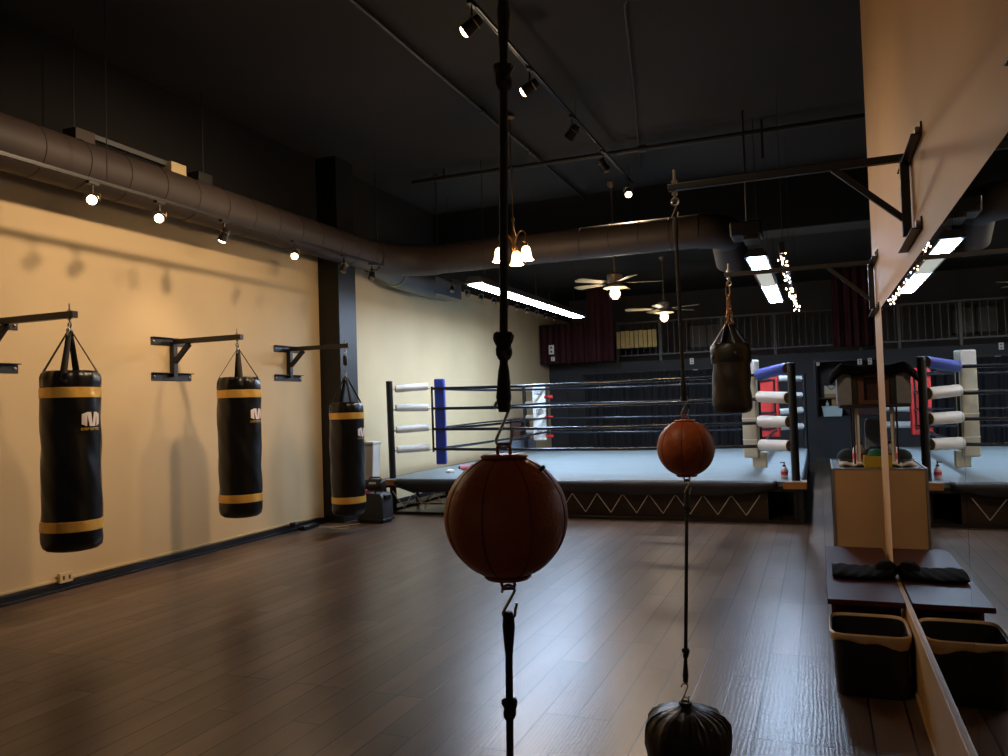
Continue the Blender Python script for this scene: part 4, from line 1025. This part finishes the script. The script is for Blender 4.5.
# power strip and loose cable
t = empty('power_strip', (-6.08, 8.55, 0), 'black power adapter at the foot of the cream wall', 'power strip')
MB().box(-6.14, -6.04, 8.3, 8.62, .0, .05).build('strip_body', Mt['black_plast'], t, bevel=.008)
MB().box(-6.13, -6.05, 8.12, 8.22, .06, .12).build('plug', Mt['black_plast'], t, bevel=.006)
MB().tube([(-6.09, 8.2, .06), (-6.08, 8.26, .045), (-6.08, 8.32, .03)], .006, 6).build('lead', Mt['black_plast'], t)
m = MB(); m.tube([(-6.0, 8.5, .006), (-5.86, 8.58, .006), (-5.74, 8.7, .006), (-5.62, 8.66, .006), (-5.56, 8.54, .006), (-5.68, 8.44, .006), (-5.8, 8.5, .006), (-5.72, 8.76, .006), (-5.6, 8.9, .006)], .005, 6)
tag(m.build('loose_cable', Mt['ivory']), 'thin loose cable on the floor below the third heavy bag', 'cable')

# ------------------------------------------------------------------ right foreground: bin, low table, display case
t = empty('low_table', (.2, 5.5, 0), 'low dark walnut table against the mirror', 'table')
TZ = .372
MB().box(-.0, XR-.023, 4.73, 6.36, TZ-.03, TZ).build('tabletop', Mt['walnut'], t, bevel=.003)
MB().box(.02, XR-.03, 4.95, 4.97, .0, TZ-.03).build('end_panel', Mt['walnut'], t, bevel=.002)
MB().box(.02, XR-.03, 6.3, 6.32, .0, TZ-.03).build('end_panel', Mt['walnut'], t, bevel=.002)
MB().box(.03, XR-.03, 4.97, 6.3, .06, .08).build('lower_shelf', Mt['walnut'], t)
t = empty('cloth_roll', (.2, 5.35, TZ), 'black cloth laid across the low table against the mirror', 'cloth')
m = MB()
def cl(i, j):
    x = .035 + (XR-.03-.035)*i; a = 2*PI*j
    r = .02 + .004*math.sin(11*i) + (.024*max(0, (i-.7)/.3))
    return (x, 5.4 + (.155+.02*math.sin(5*i))*math.cos(a)*(1-.25*max(0, (i-.8)/.2)) - .03*i, TZ+.024 + r*math.sin(a)*1.1 + (.012*max(0, i-.7)) + .003*math.sin(30*i+4*a))
m.grid(cl, 40, 24); m.build('cloth_body', Mt['cloth_black'], t)
m = MB(); m.lathe([(0, 0), (.045, 0), (.062, .03), (.06, .07), (.035, .095), (0, .1)], (XR-.07, 5.36, TZ+.002), 20, lambda r, z, a: r*(1+.1*math.sin(5*a+z*40)), cap=False); m.build('bunched_end', Mt['cloth_black'], t)
# waste bin
t = empty('waste_bin', (.19, 4.47, 0), 'black waste bin with a tan liner beside the low table', 'bin')
bx0, bx1, by0, by1, bz = .005, .375, 4.28, 4.70, .298
m = MB()
def ring_pts(s, z, n=40, ex=6):
    cx, cy = (bx0+bx1)/2, (by0+by1)/2; hx, hy = (bx1-bx0)/2*s, (by1-by0)/2*s; out = []
    for k in range(n):
        a = 2*PI*k/n; c, s_ = math.cos(a), math.sin(a); q = (abs(c)**ex+abs(s_)**ex)**(-1/ex)
        out.append((cx+hx*c*q, cy+hy*s_*q, z))
    return out
def loft(rings, close0=True):
    n = len(rings[0]); v = [p for r in rings for p in r]; f = []
    for i in range(len(rings)-1):
        for k in range(n):
            l = (k+1) % n; f.append((i*n+k, i*n+l, (i+1)*n+l, (i+1)*n+k))
    if close0: f.append(tuple(reversed(range(n))))
    return MB().add(v, f)
loft([ring_pts(.90, .002), ring_pts(.905, .02), ring_pts(.97, bz), ring_pts(.94, bz), ring_pts(.87, .03)]).build('bin_body', Mt['bin'], t)
rs = random.Random(3)
def wavy(s, z, amp):
    return [(x, y, z+amp*math.sin(3*math.atan2(y-4.49, x-.19)+1)+amp*.6*math.sin(8*math.atan2(y-4.49, x-.19))) for (x, y, z) in ring_pts(s, z)]
loft([wavy(.985, bz-.036, .013), wavy(1.0, bz-.024, .006), wavy(1.02, bz-.008, .002), ring_pts(1.02, bz+.008), ring_pts(.985, bz+.014), ring_pts(.955, bz+.004), ring_pts(.93, bz-.05), ring_pts(.88, .05)], False).build('bin_liner', Mt['liner'], t)
m = MB(); m.add(ring_pts(.86, .12), [tuple(range(40))]); m.build('liner_bottom', Mt['liner_in'], t)
# glass display case past the end of the wall
KX0, KX1, KY0, KY1, KZ = .078, 1.0, 6.62, 7.6, .92
t = empty('display_case', ((KX0+KX1)/2, 7.1, 0), 'glass-topped display case with a tan back panel beyond the low table', 'display case')
MB().box(KX0, KX1, KY0, KY0+.015, .02, KZ-.002).build('back_panel', Mt['case_ply'], t, bevel=.002)
m = MB()
m.box(KX0-.006, KX0+.006, KY0-.006, KY1, KZ-.012, KZ+.004); m.box(KX0-.006, KX1, KY0-.006, KY0+.006, KZ-.006, KZ+.004); m.box(KX0-.006, KX1, KY1-.01, KY1, KZ-.012, KZ+.004)
m.box(KX0-.006, KX0+.008, KY0-.008, KY0+.008, 0, KZ); m.box(KX0-.006, KX0+.01, KY1-.012, KY1, 0, KZ); m.box(KX1-.012, KX1, KY0, KY0+.012, 0, KZ); m.box(KX1-.012, KX1, KY1-.012, KY1, 0, KZ)
m.build('metal_trim', Mt['alu'], t)
MB().box(KX0+.002, KX0+.006, KY0+.015, KY1-.012, .35, KZ-.012).build('side_glass', Mt['glass'], t)
MB().box(KX0+.01, KX1-.012, KY0+.016, KY1-.012, .3, .33).build('inner_shelf', Mt['case_ply'], t)
MB().box(KX0+.01, KX1-.012, KY0+.016, KY1-.012, KZ-.012, KZ-.004).build('glass_top', Mt['greyboard'], t)
MB().box(KX0+.01, KX1-.012, KY0+.016, KY1-.012, .02, .08).build('base', Mt['case_ply'], t)
ZK = KZ-.003
o = MB(); o.grid(lambda i, j: (.13+.2*i, 6.78+.35*j, ZK+.012+.02*abs(math.sin(6*i+2*j))+.012*math.sin(11*j)), 16, 16)
o = o.build('folded_towel', Mt['cloth_white']); so = o.modifiers.new('thick', 'SOLIDIFY'); so.thickness = .012; tag(o, 'crumpled white cloth on top of the display case', 'cloth')
cp = empty('cap', (.2, 7.15, ZK+.04), 'dark teal cap on the white cloth on the display case', 'cap')
MB().lathe([(.085, 0), (.088, .02), (.075, .05), (.04, .075), (0, .08)], (.21, 7.12, ZK+.045), 22, cap=False).build('crown', Mt['teal_cloth'], cp)
m = MB(); m.grid(lambda i, j: (.21+.085*math.cos(PI+PI*i)*(1+.6*j*math.sin(PI*i)), 7.12+.085*math.sin(PI+PI*i)*(1+.9*j*math.sin(PI*i)), ZK+.047-.006*j), 12, 3); o = m.build('brim', Mt['teal_cloth'], cp); so = o.modifiers.new('thick', 'SOLIDIFY'); so.thickness = .005
pump_bottle(.285, 6.95, ZK+.004, 'clear pump bottle with a red label on the display case', .235)
t = empty('card_box', (.36, 6.72, ZK), 'olive yellow open carton on the display case by the wall end', 'box')
m = MB(); m.box(.305, .52, 6.66, 6.67, ZK+.002, ZK+.095); m.box(.305, .52, 6.82, 6.83, ZK+.002, ZK+.095); m.box(.305, .315, 6.67, 6.82, ZK+.002, ZK+.095); m.box(.51, .52, 6.67, 6.82, ZK+.002, ZK+.095); m.box(.305, .52, 6.66, 6.83, ZK+.002, ZK+.01)
m.build('carton_body', Mt['yellowbox'], t)
m = MB(); m.lathe([(0, .0), (.06, .0), (.07, .06), (.055, .12), (.02, .135), (0, .135)], (.4, 6.745, ZK+.012), 18, lambda r, z, a: r*(1+.12*math.sin(4*a+z*30)), cap=False)
tag(m.build('green_wrap', Mt['greencloth']), 'green cloth bundle sticking out of the yellow carton', 'cloth')
m = MB(); m.lathe([(0, 0), (.1, 0), (.115, .04), (.11, .12), (.07, .15), (0, .145)], (.455, 7.02, ZK+.002), 22, lambda r, z, a: r*(1+.08*math.sin(3*a)+.04*math.sin(7*a)), cap=False)
tag(m.build('black_pouch', Mt['cloth_black']), 'black pouch behind the yellow carton on the display case', 'pouch')
t = empty('grey_panel', (.42, 7.3, ZK), 'grey board standing upright on the display case', 'panel')
MB().poly([(.345, 7.28, ZK+.002), (.56, 7.28, ZK+.002), (.56, 7.28, 1.285), (.37, 7.28, 1.285), (.35, 7.28, 1.26)], (0, .03, 0)).build('board', Mt['greyboard'], t, bevel=.006)
MB().box(.4, .5, 7.31, 7.42, ZK+.002, ZK+.03).build('foot', Mt['greyboard'], t)
# raised shelf on posts standing on the case, with a draped box
t = empty('raised_shelf', (.55, 7.0, ZK), 'dark shelf board on thin posts above the display case', 'shelf')
SZ = 1.405
MB().box(.15, 1.0, 6.75, 7.3, SZ-.022, SZ).build('shelf_board', Mt['blackpaint'], t, bevel=.003)
o = MB().box(.262, .292, 6.83, 6.86, ZK+.002, SZ-.022).build('post', Mt['plastic_white'], t, bevel=.003); o['label'] = 'white post'
for (x, y) in ((.248, 6.8), (.97, 6.8), (.248, 7.25), (.97, 7.25)): MB().cyl((x, y, ZK+.002), (x, y, SZ-.022), .007, 10).build('post', Mt['blackpaint'], t)
t = empty('cabinet_box', (.6, 7.0, SZ), 'brown box cabinet with a grey side panel on the raised shelf', 'cabinet')
MB().box(.14, .245, 6.78, 7.25, SZ+.002, 1.655).build('side_panel', Mt['greyboard'], t, bevel=.004)
MB().box(.245, .285, 6.79, 7.25, SZ+.002, 1.655).build('upright', Mt['blackpaint'], t)
m = MB(); m.box(.285, .96, 6.8, 7.25, SZ+.002, SZ+.035); m.box(.285, .335, 6.8, 7.25, SZ+.035, 1.62); m.box(.9, .96, 6.8, 7.25, SZ+.035, 1.62); m.box(.285, .96, 6.8, 7.25, 1.62, 1.655)
m.build('box_frame', Mt['brownboard'], t, bevel=.003)
MB().box(.335, .9, 6.84, 6.86, SZ+.035, 1.62).build('front_panel', Mt['dkred'], t)
m = MB()
def dr(i, j):
    x = .09 + .95*i; y = 6.72 + .58*j
    z = 1.715 + .012*math.sin(9*i)*math.sin(5*j)
    z -= .055*(max(0, .12-j)/.12)**1 + .075*(max(0, .09-i)/.09) + .05*max(0, j-.92)/.08
    z += .02*math.sin(13*i+1)*math.sin(3*j)
    return (x, y, z + .01*math.sin(23*i)*(1-j))
m.grid(dr, 60, 24); o = m.build('draped_cloth', Mt['cloth_navy']); so = o.modifiers.new('thick', 'SOLIDIFY'); so.thickness = .02
tag(o, 'black cloth draped over the brown box cabinet', 'cloth')

# ------------------------------------------------------------------ world and view
w = bpy.data.worlds.new('night'); SC.world = w; w.use_nodes = True
w.node_tree.nodes['Background'].inputs[0].default_value = (.55, .48, .42, 1)
w.node_tree.nodes['Background'].inputs[1].default_value = .07
vs = SC.view_settings
SC.display_settings.display_device = 'sRGB'
vs.view_transform = 'Standard'; vs.look = 'None'; vs.gamma = 1; vs.use_curve_mapping = False; vs.exposure = 0
SC.cycles.use_denoising = True
SC.cycles.max_bounces = 8; SC.cycles.caustics_reflective = False; SC.cycles.caustics_refractive = False
SC.cycles.sample_clamp_indirect = 4
